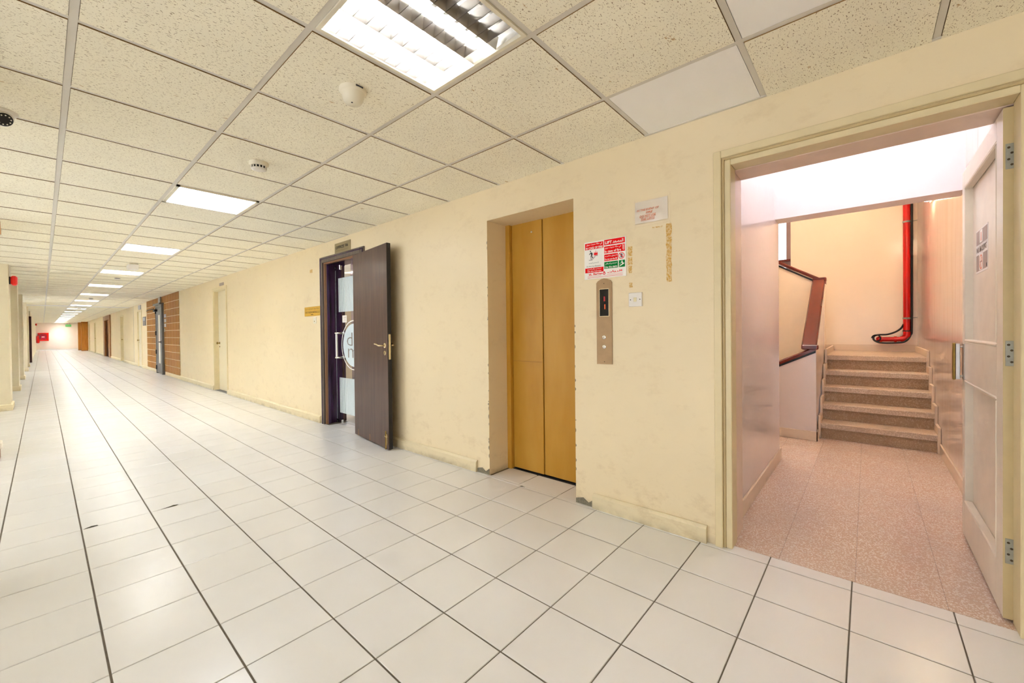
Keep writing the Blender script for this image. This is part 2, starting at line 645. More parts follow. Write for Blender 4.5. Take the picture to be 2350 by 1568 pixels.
FACE = {'wall': ((0, -1, 0), (0, 0, 1), (-1, 0, 0)), 'leaf': ((-1, 0, 0), (0, 0, 1), (0, 1, 0)), 'end': ((1, 0, 0), (0, 0, 1), (0, -1, 0))}


def text_mb(body, height, centre, face='wall', bold=0.0, shear=0.0, fit=None, thick=0.0006, space=1.0, align='CENTER'):
    """lettering as a mesh: height = cap height in metres, centre = world point, fit = width to squeeze to"""
    c = bpy.data.curves.new('lettering', 'FONT')
    c.body = body
    c.size = 1.0
    c.resolution_u = 2
    c.offset = bold
    c.shear = shear
    c.space_character = space
    c.align_x = 'LEFT'
    o = bpy.data.objects.new('lettering', c)
    COL.objects.link(o)
    dg = bpy.context.evaluated_depsgraph_get()
    dg.update()
    me = bpy.data.meshes.new_from_object(o.evaluated_get(dg))
    pts = [Vector(v.co) for v in me.vertices]
    polys = [list(p.vertices) for p in me.polygons]
    bpy.data.objects.remove(o)
    bpy.data.curves.remove(c)
    bpy.data.meshes.remove(me)
    m = MB()
    if not pts:
        return m
    x0 = min(p.x for p in pts); x1 = max(p.x for p in pts)
    y0 = min(p.y for p in pts); y1 = max(p.y for p in pts)
    sy = height / (y1 - y0)
    sx = fit / (x1 - x0) if fit else sy
    ax, ay, az = [Vector(q) for q in (FACE[face] if isinstance(face, str) else face)]
    cc = Vector(centre)
    vs = []
    for p in pts:
        lx = (p.x - (x0 + x1) / 2) * sx
        if align == 'LEFT': lx = (p.x - x0) * sx
        ly = (p.y - (y0 + y1) / 2) * sy
        vs.append(cc + ax * lx + ay * ly + az * thick)
    m.add(vs, polys)
    return m


# ------------------------------------------------------------------ dimensions
XW = 2.4235            # right wall face
CZ = 2.3445            # ceiling face
T = 0.32095            # floor tile module
FX0 = -0.18020         # floor joint line 0
FY0 = 3.5849           # floor cross joint 0
MOD = 0.6
CX0, CY0 = 0.0923, 2.1871
YB, YE = -3.2, 52.5    # back and end of the corridor
XL = -6.2              # far side of the lobby
PIERX = -0.345
WT = 0.30              # right wall thickness


def wbox(mb, ya, yb, za, zb, d0, d1, c=None):
    """box against the right wall, from depth d0 to d1 measured out of the wall into the corridor"""
    if c:
        return mb.cbox(XW - d1, XW - d0, ya, yb, za, zb, c)
    return mb.box(XW - d1, XW - d0, ya, yb, za, zb)


# ------------------------------------------------------------------ floor
def build_floor():
    g = MB()
    g.box(XL - 0.1, XW + 0.28, YB, YE, -0.12, -0.0035)
    fl = struct(g.build('floor', GROUT, origin=(0, 0, 0)), 'white square floor tiles with grey-brown grout')
    # the shared tile: chamfered upper edges, wide joints along the corridor, narrow ones across
    gx, gy = 0.0066, 0.0046
    def tile_mb(x0, x1, y0, y1):
        m = MB()
        c = 0.0018
        m.add([(x0, y0, -0.006), (x1, y0, -0.006), (x1, y1, -0.006), (x0, y1, -0.006),
               (x0, y0, -c), (x1, y0, -c), (x1, y1, -c), (x0, y1, -c),
               (x0 + c, y0 + c, 0), (x1 - c, y0 + c, 0), (x1 - c, y1 - c, 0), (x0 + c, y1 - c, 0)],
              [(0, 1, 5, 4), (1, 2, 6, 5), (2, 3, 7, 6), (3, 0, 4, 7), (4, 5, 9, 8), (5, 6, 10, 9), (6, 7, 11, 10), (7, 4, 8, 11), (8, 9, 10, 11)])
        return m
    full, cut = [], []
    jmin = int((FY0 - YE) / T) - 1
    for i in range(-19, 9):
        for j in range(jmin, 22):
            x0, x1 = FX0 + (i - 1) * T, FX0 + i * T
            y0, y1 = FY0 - (j + 1) * T, FY0 - j * T
            if y0 < YB or y1 > YE or (x1 < -1.8 and y0 > 10.3): continue
            full.append((x0, y0))
    def area(x0, y0):
        ps = [pixel(a, b, 0) for a, b in ((x0, y0), (x0 + T, y0), (x0 + T, y0 + T), (x0, y0 + T))]
        if any(p is None for p in ps): return 0
        if max(p[0] for p in ps) < 0 or min(p[0] for p in ps) > 2350 or min(p[1] for p in ps) > 1568: return 0
        a = 0
        for k in range(4):
            p, q = ps[k], ps[(k + 1) % 4]
            a += p[0] * q[1] - q[0] * p[1]
        return abs(a)
    full.sort(key=lambda t: -area(*t))
    proto = None
    for n, (x0, y0) in enumerate(full[:290]):
        if proto is None:
            proto = tile_mb(x0 + gx / 2, x0 + T - gx / 2, y0 + gy / 2, y0 + T - gy / 2).build('floor_tile', FTILE, fl)
            px, py = x0, y0
        else:
            share(proto, 'floor_tile', fl, (x0 - px, y0 - py, 0))
    rest = MB()
    for (x0, y0) in full[290:]:
        t = tile_mb(x0 + gx / 2, x0 + T - gx / 2, y0 + gy / 2, y0 + T - gy / 2)
        rest.add(t.v, t.f)
    tag(rest.build('distant_floor_tiles', FTILE, fl), kind='stuff')
    # cut pieces along the right wall, in the lift recess and at the two doorways
    L8 = FX0 + 8 * T
    k = 0
    for j in range(jmin, 22):
        y0, y1 = FY0 - (j + 1) * T, FY0 - j * T
        if y0 < YB or y1 > YE: continue
        xe = XW + 0.004
        if -0.46 < (y0 + y1) / 2 < 0.56: xe = 2.478
        if 4.26 < (y0 + y1) / 2 < 5.35: xe = 2.70
        if y1 > 14:
            if k == 0: m2 = MB()
            t = tile_mb(L8 + gx / 2, xe, y0 + gy / 2, y1 - gy / 2); m2.add(t.v, t.f); k = 1
        else:
            tile_mb(L8 + gx / 2, xe, y0 + gy / 2, y1 - gy / 2).build('cut_floor_tile', FTILE, fl)
    tag(m2.build('distant_cut_tiles', FTILE, fl), kind='stuff')
    for (ya, yb) in ((2.02, 2.315), (1.665, 2.016), (1.515, 1.661)):
        tile_mb(L8 + 0.04, 2.695, ya, yb).build('cut_floor_tile', FTILE, fl)
    # chipped tile edges
    def chip(pts):
        MB().prism([(x, y, 0.0002) for x, y in pts], (0, 0, 0.0008)).build('tile_chip', CHIPD, fl)
    chip([(0.149, 3.588), (0.19, 3.587), (0.215, 3.592), (0.21, 3.606), (0.185, 3.612), (0.165, 3.600)])
    chip([(0.515, 3.588), (0.60, 3.587), (0.612, 3.600), (0.585, 3.614), (0.572, 3.606), (0.55, 3.598)])
    chip([(2.66, 2.02), (2.69, 1.99), (2.694, 2.05), (2.68, 2.06)])
    chip([(2.39, 1.985), (2.40, 1.94), (2.405, 1.98)])
    # corridor expansion joint strip
    MB().box(-1.6, XW, 21.36, 21.42, -0.003, 0.0012).build('joint_strip', GREYM, fl)
    return fl


build_floor()


# ------------------------------------------------------------------ ceiling
def build_ceiling():
    g = MB()
    g.box(XL - 0.1, XW + 0.28, YB, YE, CZ + 0.16, CZ + 0.22)
    ce = struct(g.build('ceiling', CPLAIN, origin=(0, 0, CZ)), 'suspended ceiling of fissured cream tiles in a white grid')
    xl = [CX0 + MOD * i for i in range(-10, 5)]          # tile column left edges; the last one is cut at the wall
    rows = [k for k in range(-9, 84)]
    lamps = {}
    DROP = 0.007
    half = 0.0135
    def tile_mb(x0, x1, y0, y1, dz=0.0):
        m = MB()
        z = CZ + dz
        a, b, c, d = x0 + half, x1 - half, y0 + half, y1 - half
        m.add([(a, c, z), (b, c, z), (b, d, z), (a, d, z)], [(3, 2, 1, 0)])
        m.cur = 1
        m.add([(a, c, z), (b, c, z), (b, d, z), (a, d, z), (a, c, z + .02), (b, c, z + .02), (b, d, z + .02), (a, d, z + .02)],
              [(0, 1, 5, 4), (1, 2, 6, 5), (2, 3, 7, 6), (3, 0, 4, 7), (4, 5, 6, 7)])
        return m
    cells = []
    for ci, x0 in enumerate(xl):
        for k in rows:
            y0 = CY0 + MOD * k
            if y0 < YB - 0.1 or y0 + MOD > YE + 0.5: continue
            if y0 > 10.0 and x0 < -1.6: continue
            x1 = min(x0 + MOD, XW + 0.004)
            cells.append((x0, x1, y0, min(y0 + MOD, YE), k))
    def lampcell(x0, k):
        if abs(x0 - (CX0 + MOD)) < 0.01 and (((k + 2) % 5 == 0 and -3 < k < 80) or k == 82): return True
        return x0 < -1.6 and abs(x0 - (CX0 - 5 * MOD)) < 0.01 and k == 3
    def area(c):
        ps = [pixel(a, b, CZ) for a, b in ((c[0], c[2]), (c[1], c[2]), (c[1], c[3]), (c[0], c[3]))]
        if all(p is None for p in ps): return 0
        if any(p is None for p in ps): return 1
        if max(p[0] for p in ps) < 0 or min(p[0] for p in ps) > 2350 or max(p[1] for p in ps) < 0: return 0
        a = 0
        for q in range(4):
            p, r = ps[q], ps[(q + 1) % 4]
            a += p[0] * r[1] - r[0] * p[1]
        return abs(a)
    cells = [c for c in cells if not lampcell(c[0], c[4])]
    cells.sort(key=lambda c: -area(c))
    proto = None
    rest = MB()
    n = 0
    for c in cells:
        x0, x1, y0, y1, k = c
        isplain = (k == -3 and abs(x0 - (CX0 + 3 * MOD)) < .01) or (k == -4 and abs(x0 - (CX0 + 2 * MOD)) < .01)
        dz = random.uniform(-0.0008, 0.0008)
        if isplain:
            tag(tile_mb(x0, x1, y0, y1, 0.0035).build('plain_ceiling_tile', [CPLAIN, CPLAIN], ce), 'plain smooth white replacement tile')
        elif n < 285 and (x1 - x0) > 0.59 and (y1 - y0) > 0.59:
            n += 1
            if proto is None:
                proto = tile_mb(x0, x1, y0, y1).build('ceiling_tile', [CTILE, CEDGE], ce)
                px, py = x0, y0
            else:
                share(proto, 'ceiling_tile', ce, (x0 - px, y0 - py, dz))
        elif y0 < 16 and x0 > 1.7:
            tile_mb(x0, x1 + half, y0, y1, dz).build('cut_ceiling_tile', [CTILE, CEDGE], ce)
        else:
            t = tile_mb(x0, x1, y0, y1, dz)
            o = len(rest.v)
            rest.v += t.v
            for f, mi in zip(t.f, t.mi):
                rest.f.append([o + i for i in f]); rest.sm.append(False); rest.mi.append(mi)
    tag(rest.build('distant_ceiling_tiles', [CTILE, CEDGE], ce), kind='stuff')
    # exposed grid: runners along the corridor, tees across it
    z0 = CZ + DROP - 0.004
    for ci in range(-10, 5):
        x = CX0 + MOD * ci
        ye = 10.3 if x < -1.8 else YE
        if x > XW: continue
        MB().box(x - .0125, x + .0125, YB, ye, z0, z0 + .004).box(x - .001, x + .001, YB, ye, z0 + .004, z0 + .04).build('main_runner', TEE, ce)
    tees = []
    for ci in range(-10, 4 + 1):
        for k in rows:
            y = CY0 + MOD * k
            x0 = CX0 + MOD * ci
            if y < YB or y > YE or (y > 10.3 and x0 < -1.8): continue
            tees.append((x0 + .0125, min(x0 + MOD - .0125, XW), y))
    def tee_mb(x0, x1, y):
        return MB().box(x0, x1, y - .0115, y + .0115, z0 + .0005, z0 + .0035)
    tees.sort(key=lambda c: -area((c[0], c[1], c[2] - .02, c[2] + .02)))
    proto = None
    rest = MB()
    n = 0
    for (x0, x1, y) in tees:
        if n < 200 and x1 - x0 > .57:
            n += 1
            if proto is None:
                proto = tee_mb(x0, x1, y).build('cross_tee', TEE, ce); px, py = x0, y
            else:
                share(proto, 'cross_tee', ce, (x0 - px, y - py, 0))
        else:
            t = tee_mb(x0, x1, y); rest.add(t.v, t.f)
    tag(rest.build('distant_cross_tees', TEE, ce), kind='stuff')
    MB().box(XW - .016, XW + .003, YB, YE, CZ + .0005, CZ + .004).build('wall_angle', TEE, ce)
    MB().box(-1.7, XW, 22.9, 23.25, CZ - .006, CZ + .001).build('joint_cover', plain('pale_lilac_joint_cover', (226, 224, 232), .35), ce)
    return ce


build_ceiling()


# ------------------------------------------------------------------ right wall with its openings
OPEN = [(-0.475, 0.585, 2.085), (1.508, 2.332, 2.088), (4.27, 5.33, 2.125), (9.52, 10.40, 2.10), (19.95, 20.85, 2.08), (25.1, 26.0, 2.06),
        (30.4, 33.6, 2.22), (39.5, 40.4, 2.08), (44.6, 45.5, 2.08)]


def build_wall_right():
    m = MB()
    y = YB
    for (a, b, z) in OPEN:
        m.box(XW, XW + WT, y, a, 0, CZ + .16)
        m.box(XW, XW + WT, a, b, z, CZ + .16)
        y = b
    m.box(XW, XW + WT, y, YE, 0, CZ + .16)
    wr = struct(m.build('wall_right', WALL, origin=(XW, 0, 0)), 'long cream painted wall with scuffs and stains')
    # broken plaster along the corners of the lift recess
    def flakes(y, z0, z1, n, seed, wide):
        r = random.Random(seed)
        for k in range(n):
            z = r.uniform(z0, z1)
            h = r.uniform(.008, .03) * (1 + wide)
            wdt = r.uniform(.003, .008) * (1 + wide)
            s = 1 if y > 2 else -1
            pts = [(XW - .0006, y, z), (XW - .0006, y + s * wdt * .8, z + h * .25), (XW - .0006, y + s * wdt, z + h * .6), (XW - .0006, y + s * wdt * .3, z + h * .9), (XW - .0006, y, z + h)]
            MB().prism(pts, (.001, 0, 0)).build('plaster_chip', CHIPG, wr)
    flakes(2.333, .12, .75, 12, 1, .5)
    flakes(2.333, .8, 1.9, 8, 2, 0)
    flakes(1.507, .2, 1.4, 12, 3, 0)
    # patched plaster lumps at the two lower corners of the lift recess
    for (ya, yb) in ((2.335, 2.47), (1.37, 1.505)):
        s = [(XW - .006, ya, 0), (XW - .006, yb, 0), (XW - .006, yb, .03), (XW - .006, (ya * .4 + yb * .6), .045), (XW - .006, (ya * .7 + yb * .3), .02), (XW - .006, ya, .05)]
        MB().prism(s, (.008, 0, 0)).build('plaster_chip', CHIPG, wr)
    return wr


build_wall_right()

# skirting of the right wall, interrupted at the openings
m = MB()
edges = [(YB, -0.53), (0.665, 1.37), (2.47, 4.16), (5.40, 9.44), (10.47, 15.6), (16.8, 19.9), (20.9, 25.05), (26.05, 30.2), (33.8, 39.45), (40.45, 44.5), (45.6, YE)]
bb = empty('baseboard_right', (XW, 0, 0))
struct(bb, 'low cream skirting along the corridor wall')
for a, b in edges:
    mm = MB()
    mm.prism([(XW, a, 0), (XW - .024, a, 0), (XW - .024, a, .080), (XW - .010, a, .096), (XW, a, .096)], (0, b - a, 0))
    mm.build('skirting_length', SKIRT, bb)

# ------------------------------------------------------------------ lobby / left side
def build_left():
    # back wall behind the camera, unseen lobby side with open bays added for daylight, wall behind the colonnade
    struct(MB().box(XL, XW + WT, YB - .2, YB, 0, CZ + .16).build('wall_back', WALL), 'cream wall behind the viewpoint')
    m = MB()
    m.box(XL - .2, XL, YB - .2, YB + .6, 0, CZ + .16).box(XL - .2, XL, 9.6, 10.5, 0, CZ + .16).box(XL - .2, XL, YB, 9.8, 2.25, CZ + .16)
    for y in (1.0, 4.0, 7.0):
        m.box(XL - .2, XL, y - .15, y + .15, 0, 2.25)
    struct(m.build('wall_lobby', WALL), 'unseen cream lobby wall with bays left open for daylight')
    m = MB()
    m.box(XL - .2, -1.75, 10.3, 10.5, 0, CZ + .16)
    m.box(-1.75, -1.6, 10.3, 17.5, 0, CZ + .16)
    m.box(-1.15, -1.0, 17.92, 21.47, 2.28, CZ + .16)
    m.box(-1.75, -.95, 17.5, 17.9, 0, CZ + .16)
    m.box(-1.75, -1.6, 21.2, 24.6, 0, CZ + .16)
    m.box(-1.75, PIERX, 28.6, YE, 0, CZ + .16)
    m.box(-1.75, -1.6, 24.6, 28.6, 0, CZ + .16)
    struct(m.build('wall_left', PIERM), 'cream left corridor wall behind the piers')
    n = 0
    for y in (2.75, 6.40, 10.30, 13.87, 17.42, 21.47, 24.45):
        n += 1
        dy = .5
        xf = PIERX
        p = struct(MB().cbox(-0.95, xf, y, y + dy, 0, CZ + .05, .004).build('wall_pier_%d' % n, PIERM), 'cream square pier of the left colonnade')
        MB().cbox(-0.965, xf + .02, y - .02, y + dy + .02, 0, .10, .006).build('skirting_collar', SKIRT, p)


build_left()

# ------------------------------------------------------------------ end of the corridor
struct(MB().box(-0.6, XW + WT, YE, YE + .2, 0, CZ + .16).build('wall_end', ENDW), 'bright pinkish white wall closing the corridor')
struct(MB().box(-0.5, XW, YE - .018, YE, 0, .1).build('baseboard_end', PAPER))
for (x0, x1, y, lab) in ((1.97, 2.12, 49.0, 'orange-brown timber pilaster nearest the end wall'), (2.045, 2.245, 46.5, 'wider orange-brown timber pilaster in front of the other')):
    pl = empty('timber_pilaster', ((x0 + x1) / 2, y, 0))
    tag(pl, lab, 'pilaster')
    MB().cbox(x0, XW - .001, y, y + .22, .02, CZ - .03, .006).build('shaft', ORANGE, pl)
    MB().cbox(x0 - .008, XW - .002, y - .008, y + .2, 0, .06, .004).build('foot', OAK, pl)
struct(MB().cbox(-.40, -.318, 28.45, 28.6, 0, 2.1, .004).build('trim_3', wood('dark_door_post', (60, 22, 16), (80, 34, 24), .4)), 'dark brown door post on the left far along')
# hose cabinet
hc = empty('fire_hose_cabinet', (.06, YE, .8))
tag(hc, 'red fire hose cabinet on the far end wall', 'hose cabinet')
MB().cbox(-.26, .37, YE - .19, YE - .001, .80, 1.485, .012).build('case', RED, hc)
d = MB()
d.cbox(-.25, .36, YE - .2, YE - .19, .81, 1.475, .004)
dr = d.build('door', RED, hc)
pts = []
for k in range(24):
    q = 2 * math.pi * k / 24
    cxx, czz = .055 + .17 * (abs(math.cos(q)) ** .4) * (1 if math.cos(q) > 0 else -1), 1.14 + .19 * (abs(math.sin(q)) ** .4) * (1 if math.sin(q) > 0 else -1)
    pts.append((cxx, YE - .203, czz))
MB().tube(pts + [pts[0]], .014, 8, False).build('window_gasket', BLACK, dr)
MB().prism([(p[0], YE - .2015, p[2]) for p in pts], (0, .002, 0)).build('window', plain('crimson_hose_glass', (196, 30, 60), .2), dr)
MB().box(-.03, .13, YE - .206, YE - .2, 1.11, 1.17).build('notice', PRINTW, dr)
MB().lathe([(.03, 0), (.03, .01), (.01, .012)], (-.18, YE - .2, 1.16), (0, -1, 0), 14).build('knob', CHROME, dr)
# extinguisher left of it
fe = empty('fire_extinguisher', (-.41, 50.4, .6))
tag(fe, 'red fire extinguisher on the left wall beside the hose cabinet', 'extinguisher')
MB().lathe([(.05, .62), (.085, .64), (.09, .7), (.09, 1.12), (.06, 1.2), (.025, 1.24), (.025, 1.29)], (-.24, 50.4, .02), (0, 0, 1), 18).build('cylinder', RED, fe)
MB().box(-.26, -.2, 50.37, 50.43, 1.3, 1.34).build('valve_head', BLACK, fe)
MB().tube([(-.2, 50.4, 1.3), (-.14, 50.4, 1.2), (-.13, 50.4, .95), (-.15, 50.4, .7)], .012, 8).build('hose', BLACK, fe)
MB().box(-.345, -.32, 50.36, 50.44, .9, 1.25).build('bracket', STEEL, fe)
# exit sign
ex = empty('exit_sign', (1.51, 51.6, 2.0))
tag(ex, 'small green illuminated exit sign hung before the end wall', 'exit sign')
MB().cbox(1.33, 1.68, 51.58, 51.62, 2.0, 2.19, .006).build('panel', EXITG, ex)
MB().tube([(1.42, 51.6, 2.19), (1.42, 51.6, CZ)], .008, 8).build('hanger', STEEL, ex)
MB().tube([(1.59, 51.6, 2.19), (1.59, 51.6, CZ)], .008, 8).build('hanger', STEEL, ex)


# ------------------------------------------------------------------ ceiling lights
def louvre_lamp(x, y, lit, mat_louv, label, detail=True):
    """600 mm recessed troffer; tubes lie across the corridor"""
    t = empty('ceiling_light', (x + .3, y + .3, CZ))
    tag(t, label, 'ceiling light', 'recessed fluorescent ceiling lights')
    a, b, c, d = x + .0135, x + MOD - .0135, y + .0135, y + MOD - .0135
    fr = MB()
    wd = .016
    fr.box(a, b, c, c + wd, CZ - .003, CZ + .012).box(a, b, d - wd, d, CZ - .003, CZ + .012)
    fr.box(a, a + wd, c + wd, d - wd, CZ - .003, CZ + .012).box(b - wd, b, c + wd, d - wd, CZ - .003, CZ + .012)
    fr.build('frame', plain('cream_lamp_frame', (236, 228, 206), .4), t)
    h = MB()
    top = CZ + .10
    h.box(a, b, c, d, top, top + .005)
    h.box(a, a + .003, c, d, CZ + .012, top).box(b - .003, b, c, d, CZ + .012, top).box(a, b, c, c + .003, CZ + .012, top).box(a, b, d - .003, d, CZ + .012, top)
    h.build('housing', LOUVW, t)
    ia, ib, ic, id_ = a + wd, b - wd, c + wd, d - wd
    cell = (id_ - ic) / 4
    for k in range(4):
        yc = ic + (k + .5) * cell
        on = lit[k]
        MB().tube([(ia + .01, yc, CZ + .075), (ib - .01, yc, CZ + .075)], .013, 10).build('tube', (TUBEM if all(lit) else TUBE1) if on else TUBEOFF, t)
    # V-shaped keels between the tubes, straight blades across them
    for k in range(1, 4):
        yk = ic + k * cell
        MB().prism([(ia, yk - .016, CZ + .05), (ia, yk, CZ + .004), (ia, yk + .016, CZ + .05)], (ib - ia, 0, 0)).build('louvre_keel', mat_louv, t)
    for yk, s in ((ic, 1), (id_, -1)):
        MB().prism([(ia, yk, CZ + .002), (ia, yk + s * .016, CZ + .05), (ia, yk, CZ + .05)], (ib - ia, 0, 0)).build('louvre_side', mat_louv, t)
    nb = 10
    for q in range(1, nb):
        xb = ia + (ib - ia) * q / nb
        m = MB()
        for k in range(4):
            y0, y1 = ic + k * cell, ic + (k + 1) * cell
            m.prism([(xb - .006, y0 + .002, CZ + .045), (xb - .006, y1 - .002, CZ + .045), (xb - .001, y1 - .002, CZ + .006), (xb - .001, y0 + .002, CZ + .006)], (.002, 0, 0))
            m.prism([(xb + .006, y0 + .002, CZ + .045), (xb + .006, y1 - .002, CZ + .045), (xb + .001, y1 - .002, CZ + .006), (xb + .001, y0 + .002, CZ + .006)], (-.002, 0, 0))
        m.build('louvre_blade', mat_louv, t)
    return t


LX = CX0 + MOD
first = louvre_lamp(LX, CY0 - 2 * MOD, (0, 0, 1, 1), LOUVM, 'nearest recessed louvre light with only half its tubes lit')
# the second one has a flat opal diffuser
y = CY0 + 3 * MOD
t = empty('ceiling_light', (LX + .3, y + .3, CZ))
tag(t, 'recessed light with a flat glowing opal panel', 'ceiling light', 'recessed fluorescent ceiling lights')
fr = MB()
a, b, c, d = LX + .0135, LX + MOD - .0135, y + .0135, y + MOD - .0135
fr.box(a, b, c, c + .022, CZ - .008, CZ + .012).box(a, b, d - .022, d, CZ - .008, CZ + .012).box(a, a + .022, c, d, CZ - .008, CZ + .012).box(b - .022, b, c, d, CZ - .008, CZ + .012)
fr.build('frame', plain('cream_lamp_frame', (236, 228, 206), .4), t)
MB().box(a + .02, b - .02, c + .02, d - .02, CZ - .001, CZ + .004).build('opal_panel', DIFF, t)
MB().box(a, b, c, d, CZ + .05, CZ + .06).build('housing', LOUVW, t)
# the others down the corridor, all lit
src = louvre_lamp(LX, CY0 + 8 * MOD, (1, 1, 1, 1), LOUVW, 'third louvre light down the corridor, beyond the opal panel')
names = {13: 'fourth louvre light down the corridor, just past the emergency light', 18: 'fifth recessed light down the corridor', 23: 'sixth recessed light down the corridor', 28: 'seventh recessed light down the corridor',
         33: 'eighth recessed light down the corridor, past the lilac ceiling strip', 38: 'ninth recessed light down the corridor'}
for k in range(13, 80, 5):
    cpy = copy_tree(src, (0, (k - 8) * MOD, 0))
    cpy['label'] = names.get(k, 'distant ceiling light, %s counted down the corridor' % ('tenth','eleventh','twelfth','thirteenth','fourteenth','fifteenth','sixteenth','seventeenth','eighteenth','nineteenth')[(k-43)//5] if k >= 43 else '')
cpy = copy_tree(src, (0, 74 * MOD, 0)); cpy['label'] = 'last ceiling light right before the end wall'
for k in (3,):  # extra unseen lamp, added to light the lobby side
    cpy = copy_tree(src, (-6 * MOD, (k - 8) * MOD, 0)); cpy['label'] = 'added unseen lobby light left of the piers'


# ------------------------------------------------------------------ ceiling devices
def detector(x, y, label, big):
    t = empty('smoke_detector', (x, y, CZ))
    tag(t, label, 'smoke detector', 'ceiling smoke detectors')
    if big:
        MB().lathe([(.062, 0), (.062, .014), (.056, .02), (.052, .022), (.046, .05), (.038, .064), (.012, .070), (.0, .071)], (x, y, CZ), (0, 0, -1), 28).build('body', CREAMP, t)
        MB().lathe([(.004, .0), (.004, .002)], (x - .012, y - .012, CZ - .069), (0, 0, -1), 8).build('indicator', BLACK, t)
        MB().box(x - .018, x + .018, y - .0625, y - .060, CZ - .012, CZ - .005).build('marking', GREYD, t)
    else:
        MB().lathe([(.058, 0), (.058, .016), (.05, .024), (.047, .026)], (x, y, CZ), (0, 0, -1), 28).build('base', CREAMP, t)
        MB().lathe([(.040, .026), (.040, .042)], (x, y, CZ), (0, 0, -1), 24).build('chamber', BLACK, t)
        v = MB()
        for k in range(14):
            q = 2 * math.pi * k / 14
            p = Vector((x + .044 * math.cos(q), y + .044 * math.sin(q), CZ - .034))
            v.add([p + Vector(o) for o in ((-.003, -.003, -.010), (.003, -.003, -.010), (.003, .003, -.010), (-.003, .003, -.010), (-.003, -.003, .010), (.003, -.003, .010), (.003, .003, .010), (-.003, .003, .010))],
                  [(0, 3, 2, 1), (4, 5, 6, 7), (0, 1, 5, 4), (1, 2, 6, 5), (2, 3, 7, 6), (3, 0, 4, 7)])
        v.build('vent_ribs', WHITEP, t)
        MB().lathe([(.046, .042), (.044, .048), (.03, .054), (.0, .056)], (x, y, CZ), (0, 0, -1), 24).build('cap', WHITEP, t)
    return t


detector(1.0, 1.84, 'cream conical smoke detector beside the nearest ceiling light', True)
detector(.99, 3.09, 'flat smoke detector with black vents before the opal panel light', False)
d3 = detector(1.0, 11.1, 'small smoke detector past the emergency light', False)
for y, lab in ((17.7, 'tiny far smoke detector between the fifth and seventh lights'), (26.7, 'tiny far smoke detector beyond the lilac ceiling strip')):
    c = copy_tree(d3, (0, y - 11.1, 0)); c['label'] = lab
# emergency light box hanging from the ceiling
el = empty('emergency_light', (.985, 9.0, CZ))
tag(el, 'white boxy emergency light under the ceiling between two louvre lights', 'emergency light')
MB().cbox(.94, 1.05, 8.86, 9.14, CZ - .02, CZ, .003).build('mount', CREAMP, el)
MB().prism([(.935, 8.84, CZ - .02), (.935, 9.16, CZ - .02), (.935, 9.11, CZ - .085), (.935, 8.89, CZ - .085)], (.12, 0, 0)).build('lens', WHITEP, el)
el2 = copy_tree(el, (0, 14.6, 0)); el2['label'] = 'small emergency light just past the lilac ceiling strip'
# dome camera at the left edge
cc = empty('security_camera', (-.126, 3.34, CZ))
tag(cc, 'white dome security camera with black lens at the left picture edge', 'camera')
MB().lathe([(.062, 0), (.062, .006), (.055, .014), (.05, .016)], (-.126, 3.34, CZ), (0, 0, -1), 32).build('base', WHITEP, cc)
dirc = Vector((.28, -.55, -.42)).normalized()
cen = Vector((-.126, 3.34, CZ - .03))
prof = [(.0, -.045)] + [(.047 * math.cos(q), .047 * math.sin(q)) for q in [-1.2, -.9, -.6, -.3, 0, .3, .6, .75]]
MB().lathe(prof, cen, dirc, 28).build('ball', WHITEP, cc)
MB().lathe([(.034, .030), (.033, .0355), (.02, .036)], cen, dirc, 28).build('lens_face', BLACK, cc)
uax = dirc.orthogonal().normalized(); vax = dirc.cross(uax)
led = MB()
for k in range(10):
    q = 2 * math.pi * k / 10
    led.lathe([(.003, .035), (.003, .0375), (.001, .038)], cen + (uax * math.cos(q) + vax * math.sin(q)) * .024, dirc, 8)
led.build('infrared_leds', PRINTW, cc)

# alarm sounder on the first pier
al = empty('alarm_sounder', (PIERX, 10.45, 2.03))
tag(al, 'bright red alarm sounder high on the nearest visible pier', 'alarm')
MB().cbox(PIERX, PIERX + .018, 10.43, 10.55, 2.04, 2.16, .004).build('backplate', BLACK, al)
MB().cbox(PIERX + .018, PIERX + .09, 10.41, 10.57, 2.025, 2.175, .02).build('horn', REDB, al)
tag(MB().tube([(PIERX + .012, 10.47, 2.17), (PIERX + .012, 10.47, CZ + .01)], .009, 8).build('conduit', WHITEP, al), 'white conduit rising to the ceiling')
a2 = copy_tree(al, (0.0, 37.5, .0)); a2['label'] = 'tiny far red alarm sounder near the end wall'
# hanging orange sign and dark-red plinth at the left edge, both fixed to the pier there
os_ = empty('hanging_sign', (-.30, 6.28, 2.17))
tag(os_, 'orange and tan hanging sign at the left picture edge', 'sign')
MB().cbox(-.75, -.252, 6.27, 6.29, 2.235, 2.30, .002).build('upper_panel', ORANGE, os_)
MB().cbox(-.75, -.248, 6.27, 6.29, 2.172, 2.235, .002).build('lower_panel', plain('tan_panel', (206, 160, 112), .5), os_)
MB().tube([(-.4, 6.28, 2.3), (-.4, 6.28, CZ + .005)], .005, 8).build('hanger', STEEL, os_)
pb = empty('pier_plinth', (-.5, 6.3, 0))
tag(pb, 'low brown pier plinth with a pale lid at the left picture edge', 'box')
MB().cbox(-.72, -.285, 6.20, 6.375, 0, .112, .004).build('body', wood('red_brown_plinth_wood', (120, 60, 20), (150, 88, 34), .4), pb)
MB().cbox(-.74, -.272, 6.19, 6.378, .112, .168, .006).build('capping', plain('pale_grey_capping', (216, 206, 192), .5), pb)


